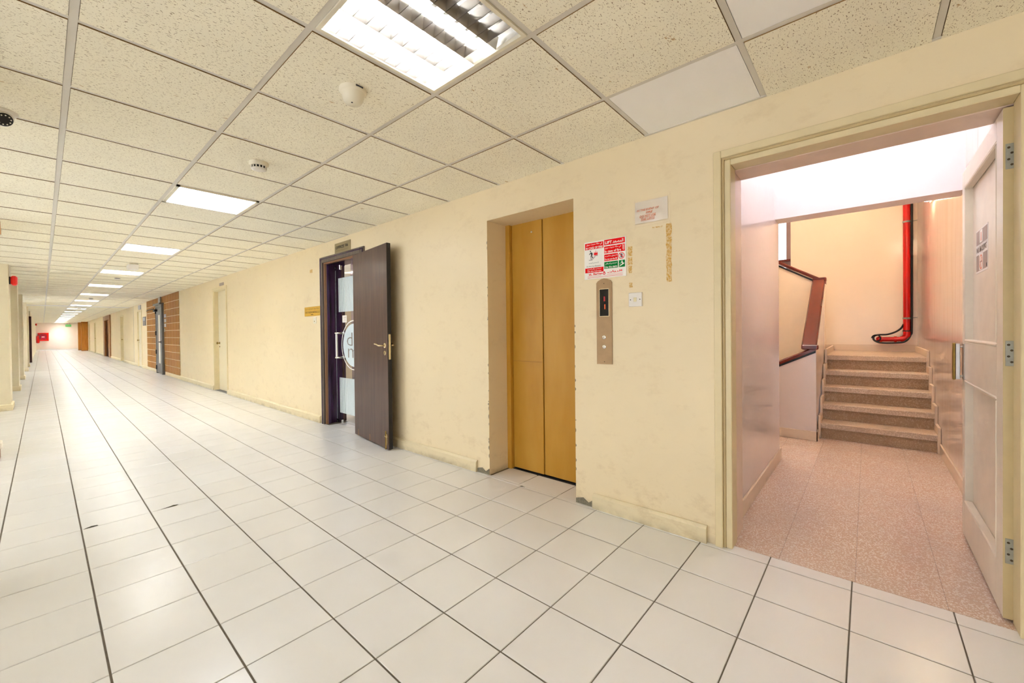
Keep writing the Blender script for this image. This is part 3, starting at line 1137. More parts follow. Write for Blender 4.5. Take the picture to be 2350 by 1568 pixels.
# ------------------------------------------------------------------ stairwell door
def stair_door():
    d = empty('door_1', (XW, .07, 0))
    struct(d, 'cream panelled stair door standing wide open')
    # moulded frame: flat casing, small step, rebated lining
    def ring(name, ya, yb, zt, wid, x0, x1, mat, c=.003):
        m = MB()
        m.cbox(x0, x1, yb - wid, yb, 0, zt, c)
        m.cbox(x0, x1, ya, ya + wid, 0, zt, c)
        m.cbox(x0, x1, ya + wid, yb - wid, zt - wid, zt, c)
        return m.build(name, mat, d)
    ring('casing', -.512, .622, 2.132, .038, XW - .016, XW + .02, JAMB)
    ring('casing_step', -.474, .584, 2.094, .012, XW - .002, XW + .03, JAMBC)  # darker colour stands in for the shadow gap beside the casing
    ring('lining', -.462, .572, 2.082, .030, XW + .004, XW + .11, JAMB)
    ring('rear_lining', -.475, .572, 2.07, .020, XW + .112, XW + .30, plain('pale_pink_lining_paint', (232, 208, 190), .35))
    # the leaf, open at a right angle; front face looks to +Y
    y1, y0 = -.405, -.444
    xa, xb, z1 = 2.53, 3.455, 2.043
    lf = empty('leaf', (xa, y1, 0)); lf.parent = d; lf.location = Vector((xa, y1, 0)) - WLOC[d.name]
    def rail(name, x0, x1, za, zb):
        MB().cbox(x0, x1, y0, y1, za, zb, .002).build(name, DOORW, lf)
    s = .108
    rail('stile', xa + .001, xa + s, .012, z1); rail('stile', 3.385, xb, .012, z1)
    px0, px1 = xa + s, 3.385
    rail('rail', px0, px1, 1.95, z1); rail('rail', px0, px1, .885, 1.095); rail('rail', px0, px1, .012, .20)
    for (za, zb) in ((1.095, 1.95), (.20, .885)):
        MB().box(px0, px1, y0 + .001, y1 - .032, za, zb).build('panel', DOORW, lf)
        for (a, b, c, e) in ((px0, px1, za, za + .014), (px0, px1, zb - .014, zb), (px0, px0 + .014, za + .014, zb - .014)):
            MB().cbox(a, b, y1 - .032, y1 + .002, c, e, .005).build('moulding', DOORW, lf)
    # ochre hinge edge and butt hinges
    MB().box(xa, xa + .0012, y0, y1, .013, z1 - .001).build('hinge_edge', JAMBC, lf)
    for zc in (1.849, 1.072, .285):
        hg = MB().cbox(xa - .002, xa + .001, y0 + .001, y1 - .006, zc - .05, zc + .05, .0008).build('hinge', GALV, lf)
        for k, (dy, dz) in enumerate(((-.014, .034), (-.022, .012), (-.014, -.012), (-.022, -.034))):
            MB().lathe([(.0042, 0), (.0042, .0012), (.002, .0014)], (xa - .002, y1 + dy, zc + dz), (-1, 0, 0), 12).build('screw', SCREW, hg)
        for dz in (.022, -.022):
            MB().tube([(xa - .004, y0 - .003, zc + dz - .012), (xa - .004, y0 - .003, zc + dz + .012)], .004, 10).build('knuckle', GALV, hg)
    # push plate wrapping the far edge, with the pull bar
    MB().cbox(xb - .075, xb + .002, y1, y1 + .003, .885, 1.085, .001).build('push_plate', STEEL, lf)
    pull = MB()
    pull.cbox(xb - .032, xb + .012, y1 + .030, y1 + .040, .878, 1.088, .002)
    po = pull.build('pull_bar', OLDBRASS, lf)
    for zz in (.90, 1.066):
        MB().tube([(xb - .02, y1 + .002, zz), (xb - .02, y1 + .034, zz)], .006, 10).build('standoff', STEEL, po)
    MB().cbox(xb - .034, xb + .014, y1 + .012, y1 + .030, .882, 1.084, .002).build('backing', STEEL, po)
    return d


stair_door()
# no-smoking notice on the leaf
ns = empty('notice', (3.155, -.4368, 1.46))
tag(ns, 'taupe and white NO SMOKING sticker on the open stair door', 'sign')
yl = -.4368
MB().box(2.793, 3.055, yl, yl + .001, 1.437, 1.645).build('sheet', PAPER, ns)
for (za, zb) in ((1.447, 1.523), (1.573, 1.638)):
    MB().box(2.805, 3.046, yl + .001, yl + .0014, za, zb).build('printed_field', PRINTGR, ns)
MB().box(2.905, 2.965, yl + .0014, yl + .0018, 1.578, 1.636).build('white_field', PRINTW, ns)
MB().box(2.893, 2.977, yl + .0014, yl + .0018, 1.448, 1.522).build('white_field', PRINTW, ns)
text_mb('NO SMOKING', .028, (2.926, yl + .0012, 1.548), 'leaf', .012, fit=.225).build('lettering', plain('brown_grey_print', (150, 126, 108), .5), ns)
m = MB()
def ring_pts(cx, y, cz, r0_, r1_, n=28):
    vs, F = [], []
    for k in range(n):
        q = 2 * math.pi * k / n
        vs.append((cx + r0_ * math.cos(q), y, cz + r0_ * math.sin(q)))
        vs.append((cx + r1_ * math.cos(q), y, cz + r1_ * math.sin(q)))
    for k in range(n):
        a_, b_ = 2 * k, 2 * ((k + 1) % n)
        F.append((a_, a_ + 1, b_ + 1, b_))
    return vs, F
vs, F = ring_pts(2.935, yl + .0021, 1.485, .028, .035)
m.add(vs, F)
m.prism([(2.913, yl + .0019, 1.507), (2.917, yl + .0019, 1.511), (2.957, yl + .0019, 1.463), (2.953, yl + .0019, 1.459)], (0, .0004, 0))
m.build('prohibition_ring', PRINTO, ns)
MB().prism([(2.915, yl + .0017, 1.483), (2.955, yl + .0017, 1.483), (2.955, yl + .0017, 1.490), (2.915, yl + .0017, 1.490)], (0, .0003, 0)).build('cigarette', PRINTGR, ns)
MB().prism([(2.928, yl + .0018, 1.585), (2.942, yl + .0018, 1.585), (2.940, yl + .0018, 1.625), (2.930, yl + .0018, 1.625)], (0, .0003, 0)).build('pictogram', PRINTO, ns)
MB().prism([(2.812, yl + .0014, 1.452), (2.826, yl + .0014, 1.452), (2.826, yl + .0014, 1.468), (2.812, yl + .0014, 1.468)], (0, .0004, 0)).build('mark', PRINTK, ns)


# the sticker sits on the recessed panel: scale its print to that plane
for ch in ns.children:
    for vtx in ch.data.vertices:
        X, Z = vtx.co.x + 3.155, vtx.co.z + 1.46
        vtx.co.x = 3.155 + (X - 2.924) * 1.079 - 3.155
        vtx.co.z = 1.181 + (Z - 1.181) * 1.079 - 1.46


# ------------------------------------------------------------------ stair hall
HX0 = XW + WT           # hall starts behind the wall
LWY = .597              # left wall face
RWY = -.512             # right wall face
BX = 7.86               # landing back wall
CH = 3.2               # hall ceiling
def stair_hall():
    fl = MB().box(XW + .055, 6.6, RWY - .05, 2.3, -.12, -.0012).build('floor_stairwell', GROUT, origin=(HX0, 0, 0))
    struct(fl, 'worn pink terrazzo floor of the stair hall')
    ys = [RWY, -.2535, .044, .3415, .64, .94, 1.24, 1.54, 1.84, 2.14]
    x = 2.4785
    nx = 0
    while x < 5.5:
        x1 = min(x + (.30 if nx else .16), 5.53)
        for a, b in zip(ys[:-1], ys[1:]):
            if a > .58 and x1 < 4.3: continue
            if b > LWY and x1 < 4.4: b = LWY
            MB().box(x + .0006, x1 - .0006, a + .0006, b - .0006, -.01, 0).build('terrazzo_slab', TERR, fl)
        x = x1
        nx += 1
    # walls
    m = MB().box(HX0, 4.255, LWY, LWY + .15, 0, CH).box(4.255, 4.405, LWY, LWY + .15, 0, 2.13)
    struct(m.build('wall_stair_left', STAIRW), 'glossy pinkish hall wall left of the stairs')
    struct(MB().box(HX0, BX, RWY - .15, RWY, 0, 5.0).build('wall_stair_right', STAIRR), 'glossy wall right of the stairs, reflections painted as streaks')
    m = MB()
    m.box(BX, BX + .2, RWY - .2, .905, .3, 5.0).box(BX, BX + .2, .905, 2.35, -1.2, 2.08).box(BX, BX + .2, .905, 2.35, 3.7, 5.0).box(BX, BX + .2, 2.0, 2.35, 2.08, 3.7)
    struct(m.build('wall_stair_back', STAIRB), 'peach landing wall behind the red pipe')
    m = MB().box(4.255, BX + .2, 2.3, 2.5, -1.2, 5.0)
    struct(m.build('wall_stair_side', STAIRB), 'plain side wall of the stairwell')
    struct(MB().box(4.2, 4.4, .7, 2.3, 0, 5.0).build('wall_stair_shaft', STAIRW), 'wall beside the lift shaft')
    struct(MB().box(4.225, 4.42, RWY, 2.3, 2.125, 5.0).build('wall_beam', plain('white_beam_paint', (246, 234, 232), .35, var=.02)), 'white downstand beam across the stair hall')
    struct(MB().box(HX0, 4.3, RWY - .1, LWY + .1, CH, CH + .1).build('ceiling_hall', CPLAIN), 'white hall ceiling')
    struct(MB().box(4.2, BX + .2, RWY - .2, 2.5, 5.0, 5.1).build('ceiling_stairwell', CPLAIN), 'white stairwell ceiling')
    # skirting
    bl = struct(MB().cbox(HX0, 4.425, LWY - .014, LWY, 0, .10, .003).build('baseboard_stair_left', SKIRTP), 'cream skirting left of the hall')
    struct(MB().cbox(HX0, 5.46, RWY, RWY + .014, 0, .10, .003).build('baseboard_stair_right', SKIRTP), 'cream skirting right of the hall')
    struct(MB().cbox(BX - .014, BX, RWY, .53, .845, .935, .003).build('baseboard_landing', SKIRTP), 'pale skirting at the landing wall')


stair_hall()

# flight of five steps
st = empty('staircase', (5.53, -.05, 0))
tag(st, 'flight of five worn terrazzo steps up to the landing', 'staircase')
RISE, GO = .169, .235
SY0, SY1 = RWY + .001, .395
for k in range(5):
    xr = 5.53 + k * GO
    z = RISE * (k + 1)
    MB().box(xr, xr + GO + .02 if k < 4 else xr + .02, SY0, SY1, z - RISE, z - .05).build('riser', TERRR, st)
    xe = xr + GO + .005 if k < 4 else BX - .016
    m = MB()
    m.prism([(xr - .03, SY0, z - .056), (xr - .03, SY0, z - .006), (xr - .024, SY0, z), (xe, SY0, z), (xe, SY0, z - .056)], (0, SY1 - SY0, 0))
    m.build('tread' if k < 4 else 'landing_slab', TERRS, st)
    for (ya, yb) in ((SY0, SY0 + .022), (SY1 - .022, SY1)):
        MB().cbox(xr - .055, xr + GO - .055 if k < 4 else BX - .016, ya, yb, z - RISE if k else 0, z + .075, .003).build('skirting_block', SKIRTP, st)
# second flight leaving the landing to the left
st2 = empty('upper_flight', (7.2, .6, .845))
tag(st2, 'upper flight leaving the landing, hidden behind its parapet', 'staircase')
for k in range(6):
    MB().box(6.62, BX - .002, .53 + k * .25, .53 + (k + 1) * .25 + .02, .6 + RISE * k, .845 + RISE * (k + 1)).build('step', TERRS, st2)
MB().box(6.62, BX - .016, SY1 + .001, .53, .6, .845).build('landing_edge', TERRS, st2)
struct(MB().box(5.4, 6.6, .5, 2.35, -1.25, -1.2).build('floor_lower', TERR), 'lower landing under the stairs')


# parapets and handrail
def parapets():
    # front one, falling to the left above the flight down
    za, zb = .972, .972 - .5 * 1.6
    p = MB().prism([(5.335, .40, 0), (5.335, .40, za - .03), (5.335, 2.0, max(zb - .03, .1)), (5.335, 2.0, 0)], (.12, 0, 0)).build('wall_parapet_front', STAIRW)
    struct(p, 'low pinkish parapet left of the steps')
    MB().cbox(5.321, 5.335, .386, 2.2, 0, .10, .003).build('skirting_length', SKIRTP, p)
    MB().cbox(5.321, 5.47, .386, .40, 0, .10, .003).build('skirting_length', SKIRTP, p)
    m = MB().prism([(5.456, .40, 0), (5.456, .40, 1.046), (6.495, .40, 1.743), (6.495, .40, 0)], (0, .115, 0))
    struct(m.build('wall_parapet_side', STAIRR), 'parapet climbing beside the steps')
    m = MB().prism([(6.50, .40, -.9), (6.50, .40, 1.73), (6.50, 2.3, 1.75 + .61 * 1.8), (6.50, 2.3, -.9)], (.11, 0, 0))
    struct(m.build('wall_parapet_upper', plain('cream_parapet_paint', (244, 230, 206), .35, var=.03)), 'cream parapet of the upper flight')
    h = empty('handrail', (5.4, .46, .97))
    tag(h, 'red-brown varnished wooden handrail folding round the stair parapets', 'handrail')
    def rail(path, up, side, name):
        # rectangular rail swept between two points
        a, b = Vector(path[0]), Vector(path[1])
        u, s = Vector(up), Vector(side)
        m = MB()
        hw, th = .066, .045
        prof = [(-hw, 0), (-hw, th * .7), (-hw * .82, th), (hw * .82, th), (hw, th * .7), (hw, 0)]
        m.prism([a + s * q + u * t for q, t in prof], b - a)
        m.build(name, RAIL, h)
    Z = (0, 0, 1)
    rail(((5.315, .457, .962), (6.53, .457, 1.775)), Z, (0, 1, 0), 'climbing_rail')
    rail(((5.395, .40, .945), (5.395, 2.0, .945 - .8)), Z, (1, 0, 0), 'falling_rail')
    rail(((6.55, .385, 1.73), (6.55, 2.3, 1.73 + .61 * 1.915)), Z, (1, 0, 0), 'upper_rail')
    for (x, y, z) in ((5.36, .45, .955), (6.53, .45, 1.765)):
        MB().cbox(x - .05, x + .06, y - .07, y + .07, z, z + .05, .008).build('corner_block', RAIL, h)
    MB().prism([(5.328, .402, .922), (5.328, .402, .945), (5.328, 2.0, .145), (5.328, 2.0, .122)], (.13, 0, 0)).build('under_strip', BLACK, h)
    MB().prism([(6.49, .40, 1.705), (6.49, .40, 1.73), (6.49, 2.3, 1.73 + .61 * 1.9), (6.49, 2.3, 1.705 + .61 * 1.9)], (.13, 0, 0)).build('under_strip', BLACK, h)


parapets()

# window on the landing wall
wn = empty('window_1', (BX, 1.45, 2.08))
struct(wn, 'bright brown-framed landing window')
WF = plain('mauve_brown_window_frame', (146, 122, 120), .4)
MB().box(BX + .02, BX + .10, .905, .965, 2.08, 3.7).build('jamb', WF, wn)
MB().box(BX + .02, BX + .10, 1.94, 2.0, 2.08, 3.7).build('jamb', WF, wn)
MB().box(BX + .02, BX + .10, .965, 1.94, 3.64, 3.7).build('head', WF, wn)
MB().box(BX + .02, BX + .10, .965, 1.94, 2.17, 2.245).build('transom', WF, wn)
MB().box(BX - .03, BX + .03, .905, 2.0, 2.245, 2.275).build('sill', RAIL, wn)
MB().box(BX + .05, BX + .056, .965, 1.94, 2.245, 3.64).build('pane', GLASS, wn)
MB().box(BX + .05, BX + .056, .965, 1.94, 2.08, 2.17).build('pane', GLASS, wn)

# red riser pipe with clamps
pp = empty('riser_pipe', (BX - .06, -.405, 1.0))
tag(pp, 'glossy red riser pipe with an elbow on the landing wall', 'pipe')
px, py, r = BX - .065, -.405, .037
MB().tube([(px, py, 1.07), (px, py, 4.9)], r, 18).build('riser', REDP, pp)
arc = [(px, py + .06 - .06 * math.cos(q), 1.075 - .06 * math.sin(q)) for q in [i * math.pi / 14 for i in range(8)]]
MB().tube(arc, r * 1.12, 18).build('elbow', REDP, pp)
MB().tube([(px, py + .05, 1.015), (px, -.13, 1.012)], r * .85, 18).build('horizontal_pipe', REDP, pp)
MB().tube([(px, py + .10, 1.014), (px, py + .125, 1.014)], r * 1.1, 18).build('coupling', REDP, pp)
MB().tube([(px, -.155, 1.012), (px, -.12, 1.012), (px, -.095, 1.012)], [r * 1.1, r * 1.1, r * .6], 18).build('end_cap', REDP, pp)
for z in (2.61, 1.30):
    MB().tube([(px, py, z - .011), (px, py, z + .011)], r * 1.12, 18).build('clamp', GALV, pp)
    MB().tube([(px + .02, py - .03, z), (px + .02, RWY, z + .01)], .005, 8).build('clamp_rod', GALV, pp)
MB().tube([(px, py, 1.12), (px, py, 1.135)], r * 1.15, 18).build('joint_ring', BLACK, pp)
cb = MB()
path = [(px - .005, py - .05, 4.9), (px - .005, py - .05, 2.0), (px - .005, py - .048, 1.2), (px - .01, py - .035, 1.07), (px - .058, py + .02, .985), (px - .058, py + .12, .965), (px - .058, py + .26, .965),
        (px - .058, py + .33, 1.0), (px - .03, py + .335, 1.05), (px - .02, py + .29, 1.075), (px - .015, py + .2, 1.08), (px - .01, py + .12, 1.11), (px - .005, py + .06, 1.16), (px + .0, py + .03, 1.22)]
def smooth(pts, n=6):
    pts = [Vector(p) for p in pts]
    out = []
    for i in range(len(pts) - 1):
        p0, p1, p2, p3 = pts[max(i - 1, 0)], pts[i], pts[i + 1], pts[min(i + 2, len(pts) - 1)]
        for k in range(n):
            t_ = k / n
            out.append(0.5 * ((2 * p1) + (p2 - p0) * t_ + (2 * p0 - 5 * p1 + 4 * p2 - p3) * t_ ** 2 + (3 * p1 - p0 - 3 * p2 + p3) * t_ ** 3))
    out.append(pts[-1])
    return out
cb.tube(smooth(path), .012, 8)
loop = [(px - .04, py + .31 + .045 * math.cos(q), 1.03 + .045 * math.sin(q)) for q in [i * math.pi / 8 for i in range(14)]]
cb.tube(smooth(loop, 2), .008, 8)
tag(cb.build('electric_cable', CABLE), 'black cable running down beside the red pipe and looping at its elbow', 'cable')

# lamps of the stair hall: a tube batten under the hall ceiling and a warm bulkhead by the landing
bt = empty('batten_light', (3.9, .15, CH))
tag(bt, 'fluorescent batten under the stair hall ceiling behind the door head', 'ceiling light')
MB().cbox(3.86, 3.94, -.25, .55, CH - .05, CH, .004).build('body', WHITEP, bt)
MB().tube([(3.90, -.24, CH - .07), (3.90, .54, CH - .07)], .014, 12).build('tube', STAIRLAMP, bt)
bk = empty('bulkhead_light', (6.05, RWY, 2.5))
tag(bk, 'glowing wall lamp high on the right stair wall under the beam', 'wall light')
MB().cbox(5.95, 6.15, RWY, RWY + .02, 2.47, 2.61, .004).build('backplate', WHITEP, bk)
MB().lathe([(.06, 0), (.07, .02), (.065, .05), (.04, .08), (.0, .09)], (6.05, RWY + .02, 2.54), (0, 1, 0), 20).build('globe', WARMLAMP, bk)


ub = empty('added_stair_light', (5.6, 1.0, 5.0))  # unseen lamp added to brighten the landing and parapet walls
tag(ub, 'added unseen batten brightening the landing from the stairwell ceiling', 'ceiling light')
MB().cbox(5.0, 6.2, .96, 1.04, 4.95, 5.0, .004).build('body', WHITEP, ub)
MB().tube([(5.01, 1.0, 4.93), (6.19, 1.0, 4.93)], .014, 12).build('tube', UPLAMP, ub)

# ------------------------------------------------------------------ lift
lf = empty('door_2', (2.69, 1.92, 0))
struct(lf, 'mustard yellow two-panel lift door in a deep recess')
LXD = 2.695
MB().cbox(LXD - .045, LXD + .04, 2.290, 2.334, 0, 2.115, .003).build('jamb', MUSTARD, lf)
MB().cbox(LXD - .045, LXD + .04, 1.50, 1.54, 0, 2.115, .003).build('jamb', MUSTARD, lf)
MB().cbox(LXD - .045, LXD + .04, 1.54, 2.290, 2.098, 2.14, .003).build('header', MUSTARD, lf)
MB().box(LXD + .02, LXD + .03, 1.50, 2.33, 0, 2.13).build('shaft_gap', BLACKG, lf)
fastp = MB().cbox(LXD - .010, LXD + .008, 1.972, 2.288, .012, 2.096, .0025).build('door_panel', MUSTARD, lf)
MB().cbox(LXD - .004, LXD + .012, 1.53, 1.966, .012, 2.096, .0025).build('door_panel', MUSTARD, lf)
MB().box(LXD - .012, LXD - .0085, 1.98, 2.285, .926, .930).build('seam', plain('mustard_seam', (176, 124, 40), .5), fastp)
MB().lathe([(.009, 0), (.009, .004), (.004, .005)], (LXD - .010, 2.075, 2.0), (-1, 0, 0), 14).build('release_lock', STEEL, fastp)
MB().box(2.67, LXD + .03, 1.51, 2.33, -.006, .004).build('sill', BLACKG, lf)

# call panel
cp = empty('lift_call_panel', (XW, 1.28, .96))
tag(cp, 'tall steel lift call panel showing a red digit 1', 'call panel')
pl = [(XW - .006, 1.335, .960), (XW - .006, 1.225, .962), (XW - .006, 1.225, 1.490), (XW - .006, 1.236, 1.503), (XW - .006, 1.258, 1.514), (XW - .006, 1.28, 1.5175), (XW - .006, 1.302, 1.514), (XW - .006, 1.324, 1.503), (XW - .006, 1.335, 1.490)]
MB().prism(pl, (.006, 0, 0)).build('plate', STEELW, cp)
fr = MB()
wbox(fr, 1.2445, 1.3135, 1.271, 1.4505, .006, .0068)
fr.build('display_bezel', BRASS, cp)
dp = MB(); wbox(dp, 1.2475, 1.3105, 1.274, 1.4475, .0068, .0078); dp.build('display', plain('black_display_glass', (10, 8, 8), .12), cp)
text_mb('1', .031, (XW - .008, 1.273, 1.334), 'wall', .02).build('digit', LEDO, cp)
for r_ in range(6):
    for c_ in range(2):
        m = MB(); wbox(m, 1.2715 + c_ * .0055, 1.2755 + c_ * .0055, 1.370 + r_ * .0052, 1.374 + r_ * .0052, .0078, .0084); m.build('led_dot', LEDR, cp)
for z in (1.136, 1.074):
    bt_ = MB().lathe([(.013, 0), (.013, .002), (.0115, .0035), (.006, .004)], (XW - .006, 1.281, z), (-1, 0, 0), 20).build('call_button', CHROME, cp)
    MB().prism([(XW - .0104, 1.281 + .004, z - .003), (XW - .0104, 1.281 - .004, z - .003), (XW - .0104, 1.281, z + .004)] if z > 1.1 else [(XW - .0104, 1.281 + .004, z + .003), (XW - .0104, 1.281 - .004, z + .003), (XW - .0104, 1.281, z - .004)], (.0004, 0, 0)).build('arrow', OLDBRASS, bt_)
for z in (1.485, .977):
    MB().lathe([(.003, 0), (.003, .0012), (.001, .0016)], (XW - .006, 1.28, z), (-1, 0, 0), 10).build('screw', SCREW, cp)

# light switch
sw = empty('light_switch', (XW, 1.067, 1.326))
tag(sw, 'square white light switch with one cream rocker by the lift panel', 'light switch')
m = MB(); wbox(m, 1.024, 1.110, 1.325, 1.411, 0, .011, .003); m.build('plate', WHITEP, sw)
m = MB(); wbox(m, 1.058, 1.077, 1.355, 1.381, .011, .0145, .0015); m.build('rocker', IVORY, sw)
for y in (1.037, 1.097):
    MB().lathe([(.0032, 0), (.0032, .001), (.001, .0012)], (XW - .011, y, 1.368), (-1, 0, 0), 10).build('screw', SCREW, sw)

# ------------------------------------------------------------------ lift safety sign
def safety_sign():
    y0, y1, z0, z1 = 1.127, 1.423, 1.521, 1.769
    s = empty('safety_sign', (XW, 1.275, z0))
    tag(s, 'red, white and green lift fire-safety sign above the call panel', 'sign')
    m = MB(); wbox(m, y0, y1, z0, z1, 0, .004, .0006); m.build('board', PRINTW, s)
    W_, H_ = y1 - y0, z1 - z0
    D = XW - .004
    def P(u, v, d=.0): return (D - d, y1 - u * W_, z0 + v * H_)
    def rect(u0, u1, v0, v1, mat, name):
        m = MB()
        m.box(D - .0005, D, y1 - u1 * W_, y1 - u0 * W_, z0 + v0 * H_, z0 + v1 * H_)
        m.build(name, mat, s)
    def txt(body, h, u, v, mat, fit, bold=.0):
        text_mb(body, h * H_, P(u, v, .0006), 'wall', bold, fit=fit * W_).build('lettering', mat, s)
    # left half
    rect(.02, .475, .795, .965, PRINTR, 'red_field')
    txt(arabic('في حالة حدوث حريق'), .062, .25, .918, PRINTW, .40, .012)
    txt('IN CASE OF FIRE', .058, .25, .832, PRINTW, .42, .02)
    # running man, steps and flames
    m = MB()
    def poly(pts): m.prism([P(u, v, .0007) for u, v in pts], (.0003, 0, 0))
    poly([(.158 + .014 * math.cos(q), .745 + .017 * math.sin(q)) for q in [k * math.pi / 6 for k in range(12)]])
    poly([(.160, .722), (.190, .712), (.202, .62), (.172, .625)])
    poly([(.165, .715), (.120, .668), (.124, .655), (.170, .69)])
    poly([(.190, .712), (.212, .69), (.208, .64), (.200, .64), (.200, .68), (.186, .70)])
    poly([(.172, .63), (.178, .52), (.166, .52), (.158, .63)])
    poly([(.186, .63), (.222, .575), (.212, .55), (.175, .61)])
    steps = [(.118, .512), (.206, .512), (.206, .545), (.236, .545), (.236, .578), (.266, .578), (.266, .612), (.33, .612)]
    for (a_, b_) in zip(steps[:-1], steps[1:]):
        m.box(D - .001, D, y1 - max(a_[0], b_[0]) * W_ - .0008, y1 - min(a_[0], b_[0]) * W_ + .0008, z0 + min(a_[1], b_[1]) * H_ - .0012, z0 + max(a_[1], b_[1]) * H_ + .0012)
    m.build('running_man', PRINTK, s)
    m = MB()
    for (u, a_, h_) in ((.255, .008, .10), (.285, .012, .15), (.318, .010, .11)):
        m.prism([P(u - a_, .63, .0007), P(u + a_, .62, .0007), P(u + a_ * 1.7, .66, .0007), P(u + a_ * .8, .70, .0007), P(u + a_ * .3, .62 + h_, .0007), P(u - a_ * .3, .70, .0007), P(u - a_ * 1.7, .67, .0007)], (.0003, 0, 0))
    m.build('flames', PRINTR, s)
    txt(arabic('لا تستخدم المصعد'), .05, .235, .425, PRINTK, .25)
    txt('Do Not Use Elevators', .036, .235, .345, PRINTK, .35)
    rect(.02, .475, .175, .30, PRINTR, 'red_field')
    txt(arabic('استخدم سلالم الخروج'), .045, .25, .262, PRINTW, .34, .01)
    txt('Use Exit Stairways', .04, .25, .207, PRINTW, .34, .015)
    # right half
    rect(.495, .975, .845, .985, PRINTR, 'red_field')
    txt('LIFT', .075, .60, .91, PRINTW, .16, .03)
    txt(arabic('المصعد'), .085, .82, .915, PRINTW, .25, .02)
    rect(.495, .975, .635, .815, PRINTR, 'red_field')
    txt(arabic('في حالة حدوث حريق'), .062, .70, .765, PRINTW, .38, .012)
    txt('In case of fire', .065, .70, .683, PRINTW, .38, .02)
    m = MB()
    for k in range(4):
        v = .665 + k * .034
        m.prism([P(.915, v + .03, .0007), P(.945, v, .0007), P(.965, v + .022, .0007), P(.962, v + .03, .0007), P(.946, v + .014, .0007), P(.922, v + .036, .0007)], (.0003, 0, 0))
    m.build('flame_mark', PRINTW, s)
    rect(.495, .815, .435, .605, PRINTR, 'red_field')
    txt(arabic('لا تستعمل هذا المصعد'), .052, .655, .555, PRINTW, .29, .01)
    txt('Do not use the lift', .05, .655, .478, PRINTW, .29, .015)
    vs, F = [], []
    for k in range(28):
        q = 2 * math.pi * k / 28
        for rad in (.058, .070):
            vs.append(P(.897 + rad * math.cos(q), .525 + rad * 1.19 * math.sin(q), .0008))
    F = [(2 * k + 1, 2 * k, 2 * ((k + 1) % 28), 2 * ((k + 1) % 28) + 1) for k in range(28)]
    m = MB(); m.add(vs, F)
    m.prism([P(.855, .570, .0012), P(.865, .580, .0012), P(.940, .480, .0012), P(.930, .470, .0012)], (.0003, 0, 0))
    m.build('prohibition_ring', PRINTR, s)
    m = MB()
    m.prism([P(.875, .475, .0007), P(.92, .475, .0007), P(.92, .575, .0007), P(.875, .575, .0007)], (.0003, 0, 0))
    m.build('lift_car', plain('blue_grey_print', (96, 100, 112), .5), s)
    rect(.495, .815, .235, .41, PRINTG, 'green_field')
    txt(arabic('استخدم السلالم'), .055, .655, .355, PRINTW, .26, .012)
    txt('Use the stairs', .052, .655, .275, PRINTW, .29, .02)
    rect(.835, .975, .235, .41, PRINTG, 'green_field')
    m = MB()
    m.prism([P(.845, .25, .0007), P(.96, .315, .0007), P(.96, .335, .0007), P(.93, .335, .0007), P(.855, .27, .0007)], (.0003, 0, 0))
    m.prism([P(.91 + .012 * math.cos(q), .385 + .014 * math.sin(q), .0007) for q in [k * math.pi / 5 for k in range(10)]], (.0003, 0, 0))
    m.prism([P(.90, .37, .0007), P(.925, .37, .0007), P(.93, .33, .0007), P(.905, .325, .0007)], (.0003, 0, 0))
    m.prism([P(.90, .37, .0007), P(.875, .35, .0007), P(.88, .34, .0007), P(.905, .355, .0007)], (.0003, 0, 0))
    m.prism([P(.865 + .008 * math.cos(q), .315 + .01 * math.sin(q), .0007) for q in [k * math.pi / 4 for k in range(8)]], (.0003, 0, 0))
    m.build('stair_man', PRINTW, s)
    txt('aL RaYan', .05, .28, .13, PRINTR, .34, .03)
    txt(arabic('الريان'), .06, .74, .145, PRINTR, .34, .02)
    m = MB()
    m.prism([P(.49 + .03 * math.cos(q) * (1 - .35 * max(0, math.sin(q))), .125 + .042 * math.sin(q) + .012 * max(0, math.sin(q)) ** 3, .0007) for q in [k * math.pi / 10 for k in range(20)]], (.0003, 0, 0))
    m.build('drop_logo', PRINTR, s)
    m = MB()
    m.prism([P(.49 + .013 * math.cos(q), .12 + .02 * math.sin(q), .0011) for q in [k * math.pi / 8 for k in range(16)]], (.0003, 0, 0))
    m.build('drop_logo_centre', PRINTW, s)
    for v, u0, u1 in ((.082, .08, .42), (.052, .08, .92), (.030, .08, .92), (.082, .56, .92)):
        rect(u0, u1, v - .004, v + .004, plain('faint_red_print', (226, 120, 112), .5), 'small_print')


safety_sign()

# laminated notice
ln = empty('laminated_notice', (XW, .967, 1.826))
tag(ln, 'glossy laminated paper notice reading DO NOT USE THE LIFTS', 'notice')
gm = MB()
NY, NZ = 12, 8
vs = []
for i in range(NY + 1):
    for k in range(NZ + 1):
        u, v = i / NY, k / NZ
        bulge = .004 + .004 * math.sin(u * 2.6 + .4) * math.sin(v * 3.0) + .0013 * math.sin(u * 9 + v * 5)
        vs.append((XW - bulge, 1.066 - u * .198, 1.828 + v * .132))
F = [(i * (NZ + 1) + k, (i + 1) * (NZ + 1) + k, (i + 1) * (NZ + 1) + k + 1, i * (NZ + 1) + k + 1) for i in range(NY) for k in range(NZ)]
gm.add(vs, F, True)
gm.build('sheet', LAMIN, ln)
for body, z, yc, fit in (('IN THE EVENT OF', 1.905, .985, .135), ('FIRE', 1.8865, .975, .042), ('DO NOT USE', 1.868, .985, .10), ('THE LIFTS', 1.849, .985, .085)):
    text_mb(body, .0125, (XW - .0105, yc, z), 'wall', .008, .25, fit=fit).build('lettering', PRINTO, ln)
for z, fit in ((1.8595, .10), (1.8405, .085)):
    MB().box(XW - .0112, XW - .0107, .985 - fit / 2, .985 + fit / 2, z, z + .0012).build('underline', PRINTO, ln)
tp = MB()
